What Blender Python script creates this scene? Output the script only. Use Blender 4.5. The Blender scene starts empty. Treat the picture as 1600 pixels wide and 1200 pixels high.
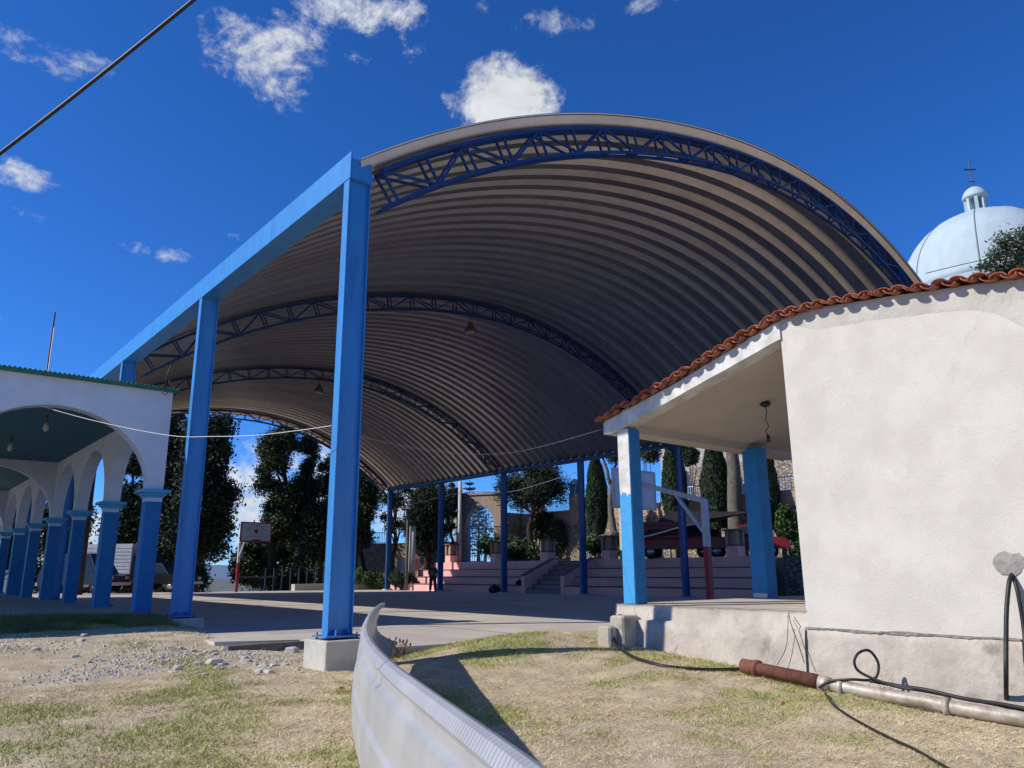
import bpy, math, random
import numpy as np
from mathutils import Vector, Matrix, noise

random.seed(7); rng = np.random.default_rng(11)
SC = bpy.context.scene
COL = SC.collection
R = math.radians
V = Vector

# ------------------------------------------------------------------ camera
CAM_H = 1.25
YAW, PITCH, ROLL = R(39.6616), R(13.6831), R(-0.3544)
FPX = 1200.256            # focal length in pixels of a 1600 px wide picture
fw = V((math.sin(YAW)*math.cos(PITCH), math.cos(YAW)*math.cos(PITCH), math.sin(PITCH)))
rt0 = V((math.cos(YAW), -math.sin(YAW), 0)); up0 = rt0.cross(fw)
rt = rt0*math.cos(ROLL) + up0*math.sin(ROLL)
up = -rt0*math.sin(ROLL) + up0*math.cos(ROLL)
cam_d = bpy.data.cameras.new('camera'); cam = bpy.data.objects.new('camera', cam_d); COL.objects.link(cam)
cam.matrix_world = Matrix(((rt.x, up.x, -fw.x, 0), (rt.y, up.y, -fw.y, 0), (rt.z, up.z, -fw.z, CAM_H), (0, 0, 0, 1)))
cam_d.sensor_width = 36; cam_d.lens = FPX/1600*36; cam_d.clip_start = .05; cam_d.clip_end = 60000
SC.camera = cam
CP = V((0, 0, CAM_H))
def dirpx(x, y):
    return fw + rt*((x-800)/FPX) - up*((y-600)/FPX)
def at(x, y, w):
    """scene point seen at photo pixel x, y at camera depth w (only used to survey where things stand)"""
    return CP + dirpx(x, y)*w

# ------------------------------------------------------------------ sun and sky
SUN_TAN = .83; SUN_M = .50
to_sun = V((-1, SUN_M, SUN_TAN)).normalized()
sun_el = math.asin(to_sun.z); sun_az = math.atan2(to_sun.x, to_sun.y)
sd = bpy.data.lights.new('sun', 'SUN'); sd.energy = 4.0; sd.angle = R(.53); sd.color = (1, .925, .82)
so = bpy.data.objects.new('sun', sd); COL.objects.link(so)
so.rotation_euler = (-to_sun).to_track_quat('-Z', 'Y').to_euler(); so.location = (-30, 5, 40)

world = bpy.data.worlds.new('World'); SC.world = world; world.use_nodes = True
wt = world.node_tree; wt.nodes.clear()
def wn(t, **k):
    n = wt.nodes.new(t)
    for a, b in k.items(): setattr(n, a, b)
    return n
sky = wn('ShaderNodeTexSky', sky_type='NISHITA'); sky.sun_disc = False
sky.sun_elevation = sun_el; sky.sun_rotation = sun_az
sky.altitude = 2300; sky.air_density = 1.0; sky.dust_density = .35; sky.ozone_density = 3.0
hsv = wn('ShaderNodeHueSaturation'); hsv.inputs['Saturation'].default_value = 1.06; hsv.inputs['Value'].default_value = 1.0
tint = wn('ShaderNodeMix', data_type='RGBA', blend_type='MULTIPLY'); tint.inputs[0].default_value = 1; tint.inputs[7].default_value = (.50, .83, 1.38, 1)
wt.links.new(sky.outputs[0], tint.inputs[6]); wt.links.new(tint.outputs[2], hsv.inputs['Color'])
tc = wn('ShaderNodeTexCoord')
def wmath(op, a, b=None):
    n = wn('ShaderNodeMath', operation=op)
    for i, q in enumerate((a, b)):
        if q is None: continue
        if isinstance(q, (int, float)): n.inputs[i].default_value = q
        else: wt.links.new(q, n.inputs[i])
    return n.outputs[0]
def wdot(vec):
    n = wn('ShaderNodeVectorMath', operation='DOT_PRODUCT'); wt.links.new(tc.outputs['Generated'], n.inputs[0])
    n.inputs[1].default_value = vec; return n.outputs['Value']
# clouds: each a patch of sky with its own direction and size; x, y, half width, half height (image pixels), density
CLOUDS = [(100, 95, 70, 26, 1.0), (12, 62, 56, 34, .9), (36, 272, 44, 22, 1.0), (430, 82, 110, 56, .95), (442, 142, 48, 40, .9),
          (610, 22, 130, 36, .72), (645, 55, 40, 40, .6), (755, 14, 40, 34, .62), (865, 32, 90, 26, .62), (1015, 3, 60, 16, .7),
          (792, 152, 88, 62, 1.5), (265, 397, 66, 18, .85), (345, 370, 34, 14, .6), (230, 240, 26, 18, .5), (48, 337, 26, 16, .45),
          (546, 90, 34, 12, .6), (326, 92, 30, 24, .6), (528, 150, 40, 14, .45), (5, 495, 14, 10, .5), (420, 220, 30, 12, .4),
          (590, 775, 150, 60, 1.2), (360, 790, 120, 70, 1.3), (480, 730, 110, 60, 1.0), (150, 850, 200, 60, 1.1), (1440, 425, 60, 45, .7),
          (720, 700, 60, 26, .6)]
mask = None
for cx, cy, sx, sy, dn in CLOUDS:
    sx *= 1.16; sy *= 1.15; d = dirpx(cx, cy).normalized()
    r_ = d.cross(V((0, 0, 1))).normalized(); u_ = r_.cross(d)
    a = wmath('DIVIDE', wdot(r_), sx/FPX); b = wmath('DIVIDE', wdot(u_), sy/FPX)
    q = wmath('ADD', wmath('MULTIPLY', a, a), wmath('MULTIPLY', b, b))
    g = wmath('MULTIPLY', wmath('MULTIPLY', wmath('MAXIMUM', wmath('SUBTRACT', 1.0, q), 0.0), dn), wmath('GREATER_THAN', wdot(d), 0.0))
    mask = g if mask is None else wmath('MAXIMUM', mask, g)
def wnoise(scale, detail, rough, dist):
    mp = wn('ShaderNodeMapping'); mp.inputs['Scale'].default_value = (1, 1, 1.25); wt.links.new(tc.outputs['Generated'], mp.inputs[0])
    n = wn('ShaderNodeTexNoise'); n.inputs['Scale'].default_value = scale; n.inputs['Detail'].default_value = detail
    n.inputs['Roughness'].default_value = rough; n.inputs['Distortion'].default_value = dist
    wt.links.new(mp.outputs[0], n.inputs['Vector']); return n.outputs['Fac']
n1 = wnoise(11, 11, .68, .35); n2 = wnoise(34, 7, .65, .3)
tex = wmath('ADD', wmath('MULTIPLY', wmath('SUBTRACT', n1, .5), 4.4), wmath('MULTIPLY', wmath('SUBTRACT', n2, .5), 1.8))
dens = wmath('ADD', wmath('SUBTRACT', wmath('MULTIPLY', mask, 1.25), .52), wmath('MULTIPLY', tex, wmath('MINIMUM', wmath('MULTIPLY', mask, 4.0), 1.0)))
mr = wn('ShaderNodeMapRange', interpolation_type='SMOOTHSTEP'); wt.links.new(dens, mr.inputs[0])
mr.inputs[1].default_value = .0; mr.inputs[2].default_value = 1.25; mr.inputs[4].default_value = .94
cr = wn('ShaderNodeMapRange'); wt.links.new(n1, cr.inputs[0]); cr.inputs[1].default_value = .35; cr.inputs[2].default_value = .75; cr.inputs[3].default_value = 5.0; cr.inputs[4].default_value = 7.8
cc = wn('ShaderNodeCombineColor'); wt.links.new(wmath('MULTIPLY', cr.outputs[0], .95), cc.inputs[0]); wt.links.new(wmath('MULTIPLY', cr.outputs[0], .98), cc.inputs[1]); wt.links.new(cr.outputs[0], cc.inputs[2])
mx = wn('ShaderNodeMix', data_type='RGBA'); wt.links.new(mr.outputs[0], mx.inputs[0]); wt.links.new(hsv.outputs[0], mx.inputs[6]); wt.links.new(cc.outputs[0], mx.inputs[7])
bg = wn('ShaderNodeBackground'); bg.inputs['Strength'].default_value = .10
wt.links.new(mx.outputs[2], bg.inputs['Color'])
wo = wn('ShaderNodeOutputWorld'); wt.links.new(bg.outputs[0], wo.inputs['Surface'])
SC.view_settings.view_transform = 'Standard'; SC.view_settings.look = 'None'; SC.view_settings.gamma = 1
SC.view_settings.exposure = 0.32
SC.cycles.max_bounces = 6; SC.cycles.diffuse_bounces = 4; SC.cycles.glossy_bounces = 3; SC.cycles.transparent_max_bounces = 6
SC.cycles.sample_clamp_indirect = 6

# ------------------------------------------------------------------ materials
def mat(name, col, col2=None, scale=4, rough=.8, metal=0, bump=0, bscale=30, lo=.35, hi=.65, detail=6, stretch=None,
        col3=None, scale3=.7, lo3=.5, hi3=.7, uv=False, spec=.4):
    m = bpy.data.materials.new(name); m.use_nodes = True; t = m.node_tree; b = t.nodes['Principled BSDF']
    b.inputs['Roughness'].default_value = rough; b.inputs['Metallic'].default_value = metal
    b.inputs['Specular IOR Level'].default_value = spec
    b.inputs['Base Color'].default_value = (*col, 1)
    c = t.nodes.new('ShaderNodeTexCoord'); src = c.outputs['UV' if uv else 'Object']
    if stretch:
        mp = t.nodes.new('ShaderNodeMapping'); mp.inputs['Scale'].default_value = stretch; t.links.new(src, mp.inputs[0]); src = mp.outputs[0]
    def nz(s, dt=detail):
        n = t.nodes.new('ShaderNodeTexNoise'); n.inputs['Scale'].default_value = s; n.inputs['Detail'].default_value = dt
        n.inputs['Roughness'].default_value = .6; t.links.new(src, n.inputs['Vector']); return n.outputs['Fac']
    def rmp(f, a, bb):
        n = t.nodes.new('ShaderNodeMapRange'); n.interpolation_type = 'SMOOTHSTEP'; t.links.new(f, n.inputs[0]); n.inputs[1].default_value = a; n.inputs[2].default_value = bb; return n.outputs[0]
    out = None
    if col2:
        x = t.nodes.new('ShaderNodeMix'); x.data_type = 'RGBA'; t.links.new(rmp(nz(scale), lo, hi), x.inputs[0])
        x.inputs[6].default_value = (*col, 1); x.inputs[7].default_value = (*col2, 1); out = x.outputs[2]
        if col3:
            y = t.nodes.new('ShaderNodeMix'); y.data_type = 'RGBA'; t.links.new(rmp(nz(scale3), lo3, hi3), y.inputs[0])
            t.links.new(out, y.inputs[6]); y.inputs[7].default_value = (*col3, 1); out = y.outputs[2]
        t.links.new(out, b.inputs['Base Color'])
    if bump:
        bp = t.nodes.new('ShaderNodeBump'); bp.inputs['Strength'].default_value = bump; bp.inputs['Distance'].default_value = .02
        t.links.new(nz(bscale), bp.inputs['Height']); t.links.new(bp.outputs[0], b.inputs['Normal'])
    m['_o'] = 1
    return m
def nodes(m): return m.node_tree, m.node_tree.nodes['Principled BSDF']

M = {}
M['navy'] = mat('dark_blue_steel_paint', (.014, .065, .22), (.016, .08, .25), 3, .45)  # the blue steel again, with the roof's shade put into its colour
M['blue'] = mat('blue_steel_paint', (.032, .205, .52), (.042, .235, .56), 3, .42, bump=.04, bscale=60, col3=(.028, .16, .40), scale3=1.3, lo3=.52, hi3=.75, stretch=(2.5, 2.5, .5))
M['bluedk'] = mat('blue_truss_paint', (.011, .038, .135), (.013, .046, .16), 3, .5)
M['bluepil'] = mat('blue_wall_paint', (.014, .16, .40), (.016, .19, .45), 5, .55, bump=.25, bscale=40)
M['bluepil2'] = mat('light_blue_wall_paint', (.05, .33, .66), (.04, .29, .60), 9, .6, bump=.35, bscale=40)  # pillar blue made paler, sunlight put into the colour
M['captop'] = mat('pale_blue_capital_paint', (.10, .42, .66), (.08, .38, .62), 7, .6, bump=.1)
M['whitep'] = mat('white_wall_paint', (.70, .72, .76), (.62, .65, .70), 2, .8, bump=.12, bscale=25)
M['teal'] = mat('teal_ceiling_paint', (.05, .16, .20), (.06, .18, .22), 2, .7)
M['green'] = mat('green_tile_glaze', (.02, .13, .08), (.03, .18, .10), 6, .5)
M['bolt'] = mat('bolt_steel', (.05, .05, .055), rough=.5, metal=.6)
M['conc'] = mat('cast_concrete', (.44, .42, .37), (.52, .50, .45), 5, .9, bump=.25, bscale=50, col3=(.33, .31, .28), scale3=2.5, lo3=.52, hi3=.75)
M['tile'] = mat('red_clay', (.31, .085, .045), (.44, .165, .10), 7, .9, bump=.4, bscale=60, col3=(.22, .09, .06), scale3=4, lo3=.5, hi3=.7)
M['pink'] = mat('pink_step_paint', (.84, .43, .39), (.75, .38, .34), 3, .8, bump=.2, bscale=20)
M['tread'] = mat('dark_tread_edge', (.10, .075, .075), (.16, .12, .12), 5, .9)
M['stair'] = mat('worn_stair_concrete', (.30, .25, .24), (.22, .19, .18), 5, .9)
M['bark'] = mat('bark', (.055, .042, .032), (.03, .023, .018), 8, .95, bump=.6, bscale=20, stretch=(3, 3, .6))
M['barkpale'] = mat('pale_bark', (.17, .15, .125), (.09, .08, .07), 4, .95, bump=.3, stretch=(3, 3, .8))
M['rust'] = mat('rusty_brown_pipe', (.20, .075, .045), (.13, .05, .035), 8, .8, bump=.4, bscale=40)
M['zincpipe'] = mat('weathered_pipe_metal', (.50, .47, .41), (.30, .25, .19), 5, .55, .25, bump=.2, stretch=(1, 1, 1))
M['rubber'] = mat('black_rubber', (.012, .012, .013), (.02, .02, .022), 10, .5)
M['rope'] = mat('white_nylon_cord', (.75, .75, .72), rough=.6)
M['wire'] = mat('dark_wire', (.03, .03, .03), rough=.6)
M['glass'] = mat('dark_window_glass', (.02, .025, .03), rough=.1, spec=.6)
M['red'] = mat('red_paint', (.36, .012, .015), (.28, .012, .015), 4, .45)
M['maroon'] = mat('maroon_truck_paint', (.22, .012, .016), (.17, .012, .016), 3, .35)
M['darkpaint'] = mat('dark_blue_car_paint', (.012, .022, .045), (.016, .028, .055), 2, .3)
M['blackpaint'] = mat('black_car_paint', (.012, .014, .016), (.016, .018, .02), 2, .3)
M['tyre'] = mat('tyre_rubber', (.015, .015, .015), rough=.9)
M['chrome'] = mat('dull_chrome', (.45, .45, .45), rough=.35, metal=.8)
M['whitegrey'] = mat('grey_white_paint', (.50, .50, .54), (.42, .42, .46), 4, .6)
M['board'] = mat('backboard_paint', (.62, .62, .64), (.54, .54, .57), 3, .6)
M['boardtext'] = mat('faded_grey_lettering', (.22, .22, .24), rough=.7)
M['tarp'] = mat('dark_tarp', (.012, .011, .012), (.02, .018, .018), 4, .8)
M['tarpw'] = mat('white_tarp_hem', (.65, .63, .60), rough=.8)
M['skin'] = mat('skin', (.22, .12, .08), rough=.6)
M['hair'] = mat('black_hair', (.012, .01, .01), rough=.6)
M['clothdk'] = mat('charcoal_cloth', (.03, .03, .035), (.04, .04, .045), 20, .9)
M['clothnavy'] = mat('navy_denim', (.018, .022, .04), (.025, .03, .05), 20, .9)
M['dome'] = mat('pale_blue_dome_plaster', (.42, .52, .55), (.38, .47, .50), 1.2, .7, bump=.1, bscale=6, col3=(.33, .41, .44), scale3=.35, lo3=.55, hi3=.8, stretch=(1, 1, .4))
M['domeseam'] = mat('dome_seam', (.20, .24, .26), rough=.8)
M['iron'] = mat('pale_blue_iron', (.40, .58, .85), rough=.5)
M['irondk'] = mat('dark_iron', (.02, .025, .04), rough=.5)
M['lanternc'] = mat('teal_lantern', (.07, .22, .24), rough=.6)
M['greyplaster'] = mat('grey_plaster', (.40, .38, .35), (.30, .285, .26), 1.2, .9, bump=.2)
M['bag'] = mat('black_nylon', (.012, .012, .014), rough=.8)
M['lampm'] = mat('lamp_housing', (.10, .09, .06), rough=.5)
M['lampg'] = mat('lamp_lens', (.35, .31, .24), rough=.25)
M['bulb'] = mat('opal_bulb', (.55, .57, .55), rough=.3)
M['stonew'] = mat('pale_limestone', (.62, .58, .50), (.46, .43, .37), 7, .9, bump=.4, bscale=25)
M['wood'] = mat('dead_stalks', (.14, .075, .05), rough=.9)
M['darkslab'] = mat('broken_slab_edge', (.13, .105, .095), (.20, .17, .15), 7, .95, bump=.8, bscale=14)
M['orange'] = mat('orange_brick', (.48, .14, .08), rough=.7)
M['greenpl'] = mat('green_plastic', (.03, .25, .13), rough=.5)

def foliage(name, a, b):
    m = mat(name, a, b, 1.1, .75, lo=.38, hi=.62); t, bs = nodes(m)  # second leaf tone by noise imitates lit clumps among dark ones
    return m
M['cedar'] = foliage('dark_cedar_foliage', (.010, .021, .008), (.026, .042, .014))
M['cedarlit'] = foliage('olive_cedar_foliage', (.020, .034, .009), (.070, .085, .020))  # lit copy of the cedar foliage, sun put into its colour
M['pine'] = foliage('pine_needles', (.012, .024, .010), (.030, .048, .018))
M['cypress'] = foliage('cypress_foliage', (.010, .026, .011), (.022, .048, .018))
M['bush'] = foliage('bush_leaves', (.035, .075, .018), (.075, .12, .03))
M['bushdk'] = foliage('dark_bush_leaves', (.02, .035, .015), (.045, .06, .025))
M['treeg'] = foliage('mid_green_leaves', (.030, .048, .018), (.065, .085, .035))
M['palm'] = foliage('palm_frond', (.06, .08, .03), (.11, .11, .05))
M['grassg'] = mat('green_grass', (.24, .28, .05), (.42, .42, .12), 3, .8)
M['grassd'] = mat('dry_grass', (.58, .48, .27), (.78, .67, .43), 3, .85)

# zinc panels with fine ribs pressed across them (u runs along the panel)
def zinc(name, col, rough, metal, period, strength, col2):
    m = mat(name, col, col2, 2.5, rough, metal, lo=.3, hi=.7); t, b = nodes(m)
    uv = t.nodes.new('ShaderNodeUVMap'); w = t.nodes.new('ShaderNodeTexWave'); w.wave_type = 'BANDS'; w.bands_direction = 'X'
    w.inputs['Scale'].default_value = 2*math.pi/20/period; t.links.new(uv.outputs[0], w.inputs['Vector'])
    bp = t.nodes.new('ShaderNodeBump'); bp.inputs['Strength'].default_value = strength; bp.inputs['Distance'].default_value = .012
    t.links.new(w.outputs['Fac'], bp.inputs['Height']); t.links.new(bp.outputs[0], b.inputs['Normal'])
    return m
def panel_tone(m, rows):
    t, b = nodes(m); lk = b.inputs['Base Color'].links[0].from_socket
    uv = t.nodes.new('ShaderNodeUVMap'); sp = t.nodes.new('ShaderNodeSeparateXYZ'); t.links.new(uv.outputs[0], sp.inputs[0])
    d = t.nodes.new('ShaderNodeMath'); d.operation = 'MULTIPLY'; d.inputs[1].default_value = 10/rows; t.links.new(sp.outputs[1], d.inputs[0])
    fl = t.nodes.new('ShaderNodeMath'); fl.operation = 'FLOOR'; t.links.new(d.outputs[0], fl.inputs[0])
    wn_ = t.nodes.new('ShaderNodeTexWhiteNoise'); wn_.noise_dimensions = '1D'; t.links.new(fl.outputs[0], wn_.inputs['W'])
    c = t.nodes.new('ShaderNodeTexCoord'); mp = t.nodes.new('ShaderNodeMapping'); mp.inputs['Scale'].default_value = (.35, 6, .35); t.links.new(c.outputs['Object'], mp.inputs[0])
    n = t.nodes.new('ShaderNodeTexNoise'); n.inputs['Scale'].default_value = 1.0; n.inputs['Detail'].default_value = 6; t.links.new(mp.outputs[0], n.inputs['Vector'])
    a = t.nodes.new('ShaderNodeMath'); a.operation = 'MULTIPLY_ADD'; t.links.new(wn_.outputs['Value'], a.inputs[0]); a.inputs[1].default_value = .22; a.inputs[2].default_value = .62
    a2 = t.nodes.new('ShaderNodeMath'); a2.operation = 'MULTIPLY_ADD'; t.links.new(n.outputs['Fac'], a2.inputs[0]); a2.inputs[1].default_value = .5; t.links.new(a.outputs[0], a2.inputs[2])
    x = t.nodes.new('ShaderNodeMix'); x.data_type = 'RGBA'; x.blend_type = 'MULTIPLY'; x.inputs[0].default_value = 1; t.links.new(lk, x.inputs[6]); t.links.new(a2.outputs[0], x.inputs[7])
    t.links.new(x.outputs[2], b.inputs['Base Color']); return m
M['zincroof'] = zinc('galvanised_roof_panel', (.60, .525, .475), .33, .93, .06, .22, (.52, .455, .41))
panel_tone(M['zincroof'], 6)
M['zincsheet'] = zinc('new_galvanised_panel', (.66, .66, .65), .38, .55, .028, .18, (.54, .54, .53))

# white stucco with a grey band and stains
def stucco():
    m = mat('rough_white_stucco', (.60, .575, .51), (.53, .505, .445), 1.6, .92, bump=.32, bscale=38, col3=(.48, .46, .41), scale3=.9, lo3=.56, hi3=.80)
    t, b = nodes(m); lk = b.inputs['Base Color'].links[0].from_socket
    c = t.nodes.new('ShaderNodeTexCoord'); n = t.nodes.new('ShaderNodeTexNoise'); n.inputs['Scale'].default_value = 7; n.inputs['Detail'].default_value = 8
    mp = t.nodes.new('ShaderNodeMapping'); mp.inputs['Scale'].default_value = (1, 1, .35); t.links.new(c.outputs['Object'], mp.inputs[0]); t.links.new(mp.outputs[0], n.inputs['Vector'])
    r = t.nodes.new('ShaderNodeMapRange'); t.links.new(n.outputs['Fac'], r.inputs[0]); r.inputs[1].default_value = .66; r.inputs[2].default_value = .80; r.inputs[4].default_value = .35
    x = t.nodes.new('ShaderNodeMix'); x.data_type = 'RGBA'; t.links.new(r.outputs[0], x.inputs[0]); t.links.new(lk, x.inputs[6]); x.inputs[7].default_value = (.40, .38, .33, 1)
    nd = t.nodes.new('ShaderNodeTexNoise'); nd.inputs['Scale'].default_value = 2.5; nd.inputs['Detail'].default_value = 6; t.links.new(c.outputs['Object'], nd.inputs['Vector'])
    vm = t.nodes.new('ShaderNodeMix'); vm.data_type = 'VECTOR'; vm.inputs[0].default_value = .28; t.links.new(c.outputs['Object'], vm.inputs[4]); t.links.new(nd.outputs['Color'], vm.inputs[5])
    ve = t.nodes.new('ShaderNodeTexVoronoi'); ve.feature = 'DISTANCE_TO_EDGE'; ve.inputs['Scale'].default_value = .9; t.links.new(vm.outputs[1], ve.inputs['Vector'])
    ck = t.nodes.new('ShaderNodeMapRange'); t.links.new(ve.outputs['Distance'], ck.inputs[0]); ck.inputs[1].default_value = .0; ck.inputs[2].default_value = .004; ck.inputs[3].default_value = 1; ck.inputs[4].default_value = 0
    mk = t.nodes.new('ShaderNodeMapRange'); t.links.new(nd.outputs['Fac'], mk.inputs[0]); mk.inputs[1].default_value = .50; mk.inputs[2].default_value = .62; mk.inputs[4].default_value = .28
    mm = t.nodes.new('ShaderNodeMath'); mm.operation = 'MULTIPLY'; t.links.new(ck.outputs[0], mm.inputs[0]); t.links.new(mk.outputs[0], mm.inputs[1])
    z = t.nodes.new('ShaderNodeMix'); z.data_type = 'RGBA'; t.links.new(mm.outputs[0], z.inputs[0]); t.links.new(x.outputs[2], z.inputs[6]); z.inputs[7].default_value = (.20, .18, .15, 1)
    # mud splashed up from the ground and dark pits
    pn = t.nodes.new('ShaderNodeTexNoise'); pn.inputs['Scale'].default_value = 26; pn.inputs['Detail'].default_value = 3; t.links.new(c.outputs['Object'], pn.inputs['Vector'])
    pr = t.nodes.new('ShaderNodeMapRange'); t.links.new(pn.outputs['Fac'], pr.inputs[0]); pr.inputs[1].default_value = .70; pr.inputs[2].default_value = .76; pr.inputs[4].default_value = .5
    z2 = t.nodes.new('ShaderNodeMix'); z2.data_type = 'RGBA'; t.links.new(pr.outputs[0], z2.inputs[0]); t.links.new(z.outputs[2], z2.inputs[6]); z2.inputs[7].default_value = (.36, .33, .28, 1)
    t.links.new(z2.outputs[2], b.inputs['Base Color']); return m
M['stucco'] = stucco()
M['stuccogrey'] = mat('bare_grey_render', (.44, .42, .37), (.52, .50, .45), 3, .95, bump=.5, bscale=25)
M['plinth'] = mat('weathered_whitewashed_plinth', (.52, .475, .41), (.40, .36, .30), 2.2, .95, bump=.8, bscale=14, col3=(.27, .235, .19), scale3=3.2, lo3=.55, hi3=.74)
M['soffit'] = mat('painted_soffit', (.52, .45, .39), (.47, .41, .36), 1.5, .9, bump=.1)
M['fascia'] = mat('flaking_white_fascia', (.68, .67, .64), (.50, .49, .46), 4, .92, bump=.6, bscale=18, col3=(.30, .29, .27), scale3=7, lo3=.63, hi3=.75)

# rubble masonry and brick
def rubble(name, cols, mortar, sc):
    m = mat(name, cols[0], rough=.95); t, b = nodes(m)
    c = t.nodes.new('ShaderNodeTexCoord'); v = t.nodes.new('ShaderNodeTexVoronoi'); v.inputs['Scale'].default_value = sc
    mp = t.nodes.new('ShaderNodeMapping'); mp.inputs['Scale'].default_value = (1, 1, 1.8); t.links.new(c.outputs['Object'], mp.inputs[0]); t.links.new(mp.outputs[0], v.inputs['Vector'])
    e = t.nodes.new('ShaderNodeTexVoronoi'); e.feature = 'DISTANCE_TO_EDGE'; e.inputs['Scale'].default_value = sc; t.links.new(mp.outputs[0], e.inputs['Vector'])
    sp = t.nodes.new('ShaderNodeSeparateColor'); t.links.new(v.outputs['Color'], sp.inputs[0])
    x = t.nodes.new('ShaderNodeMix'); x.data_type = 'RGBA'; t.links.new(sp.outputs[0], x.inputs[0]); x.inputs[6].default_value = (*cols[0], 1); x.inputs[7].default_value = (*cols[1], 1)
    r = t.nodes.new('ShaderNodeMapRange'); t.links.new(e.outputs['Distance'], r.inputs[0]); r.inputs[1].default_value = .02; r.inputs[2].default_value = .10
    y = t.nodes.new('ShaderNodeMix'); y.data_type = 'RGBA'; t.links.new(r.outputs[0], y.inputs[0]); y.inputs[6].default_value = (*mortar, 1); t.links.new(x.outputs[2], y.inputs[7])
    t.links.new(y.outputs[2], b.inputs['Base Color'])
    bp = t.nodes.new('ShaderNodeBump'); bp.inputs['Strength'].default_value = .9; bp.inputs['Distance'].default_value = .06; t.links.new(r.outputs[0], bp.inputs['Height']); t.links.new(bp.outputs[0], b.inputs['Normal'])
    return m
M['rubble'] = rubble('rubble_stone', ((.40, .36, .29), (.20, .175, .14)), (.13, .11, .09), 4.2)
M['rubbledk'] = rubble('dark_rubble_stone', ((.22, .20, .18), (.13, .115, .10)), (.08, .07, .06), 3.6)
def brickm(name, a, bb, mo, sc):
    m = mat(name, a, rough=.95); t, b = nodes(m); c = t.nodes.new('ShaderNodeTexCoord')
    sp = t.nodes.new('ShaderNodeSeparateXYZ'); t.links.new(c.outputs['Object'], sp.inputs[0])
    ad = t.nodes.new('ShaderNodeMath'); t.links.new(sp.outputs[0], ad.inputs[0]); t.links.new(sp.outputs[1], ad.inputs[1])
    cb = t.nodes.new('ShaderNodeCombineXYZ'); t.links.new(ad.outputs[0], cb.inputs[0]); t.links.new(sp.outputs[2], cb.inputs[1])
    k = t.nodes.new('ShaderNodeTexBrick'); k.inputs['Scale'].default_value = sc; t.links.new(cb.outputs[0], k.inputs['Vector'])
    k.inputs['Color1'].default_value = (*a, 1); k.inputs['Color2'].default_value = (*bb, 1); k.inputs['Mortar'].default_value = (*mo, 1)
    k.inputs['Brick Width'].default_value = .5; k.inputs['Row Height'].default_value = .16; k.inputs['Mortar Size'].default_value = .02
    t.links.new(k.outputs['Color'], b.inputs['Base Color']); return m
M['brick'] = brickm('old_brick', (.36, .20, .13), (.44, .29, .20), (.33, .29, .24), 2.2)
M['brickstone'] = brickm('dressed_brown_stone', (.33, .24, .17), (.40, .31, .23), (.26, .22, .17), 1.3)

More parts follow.
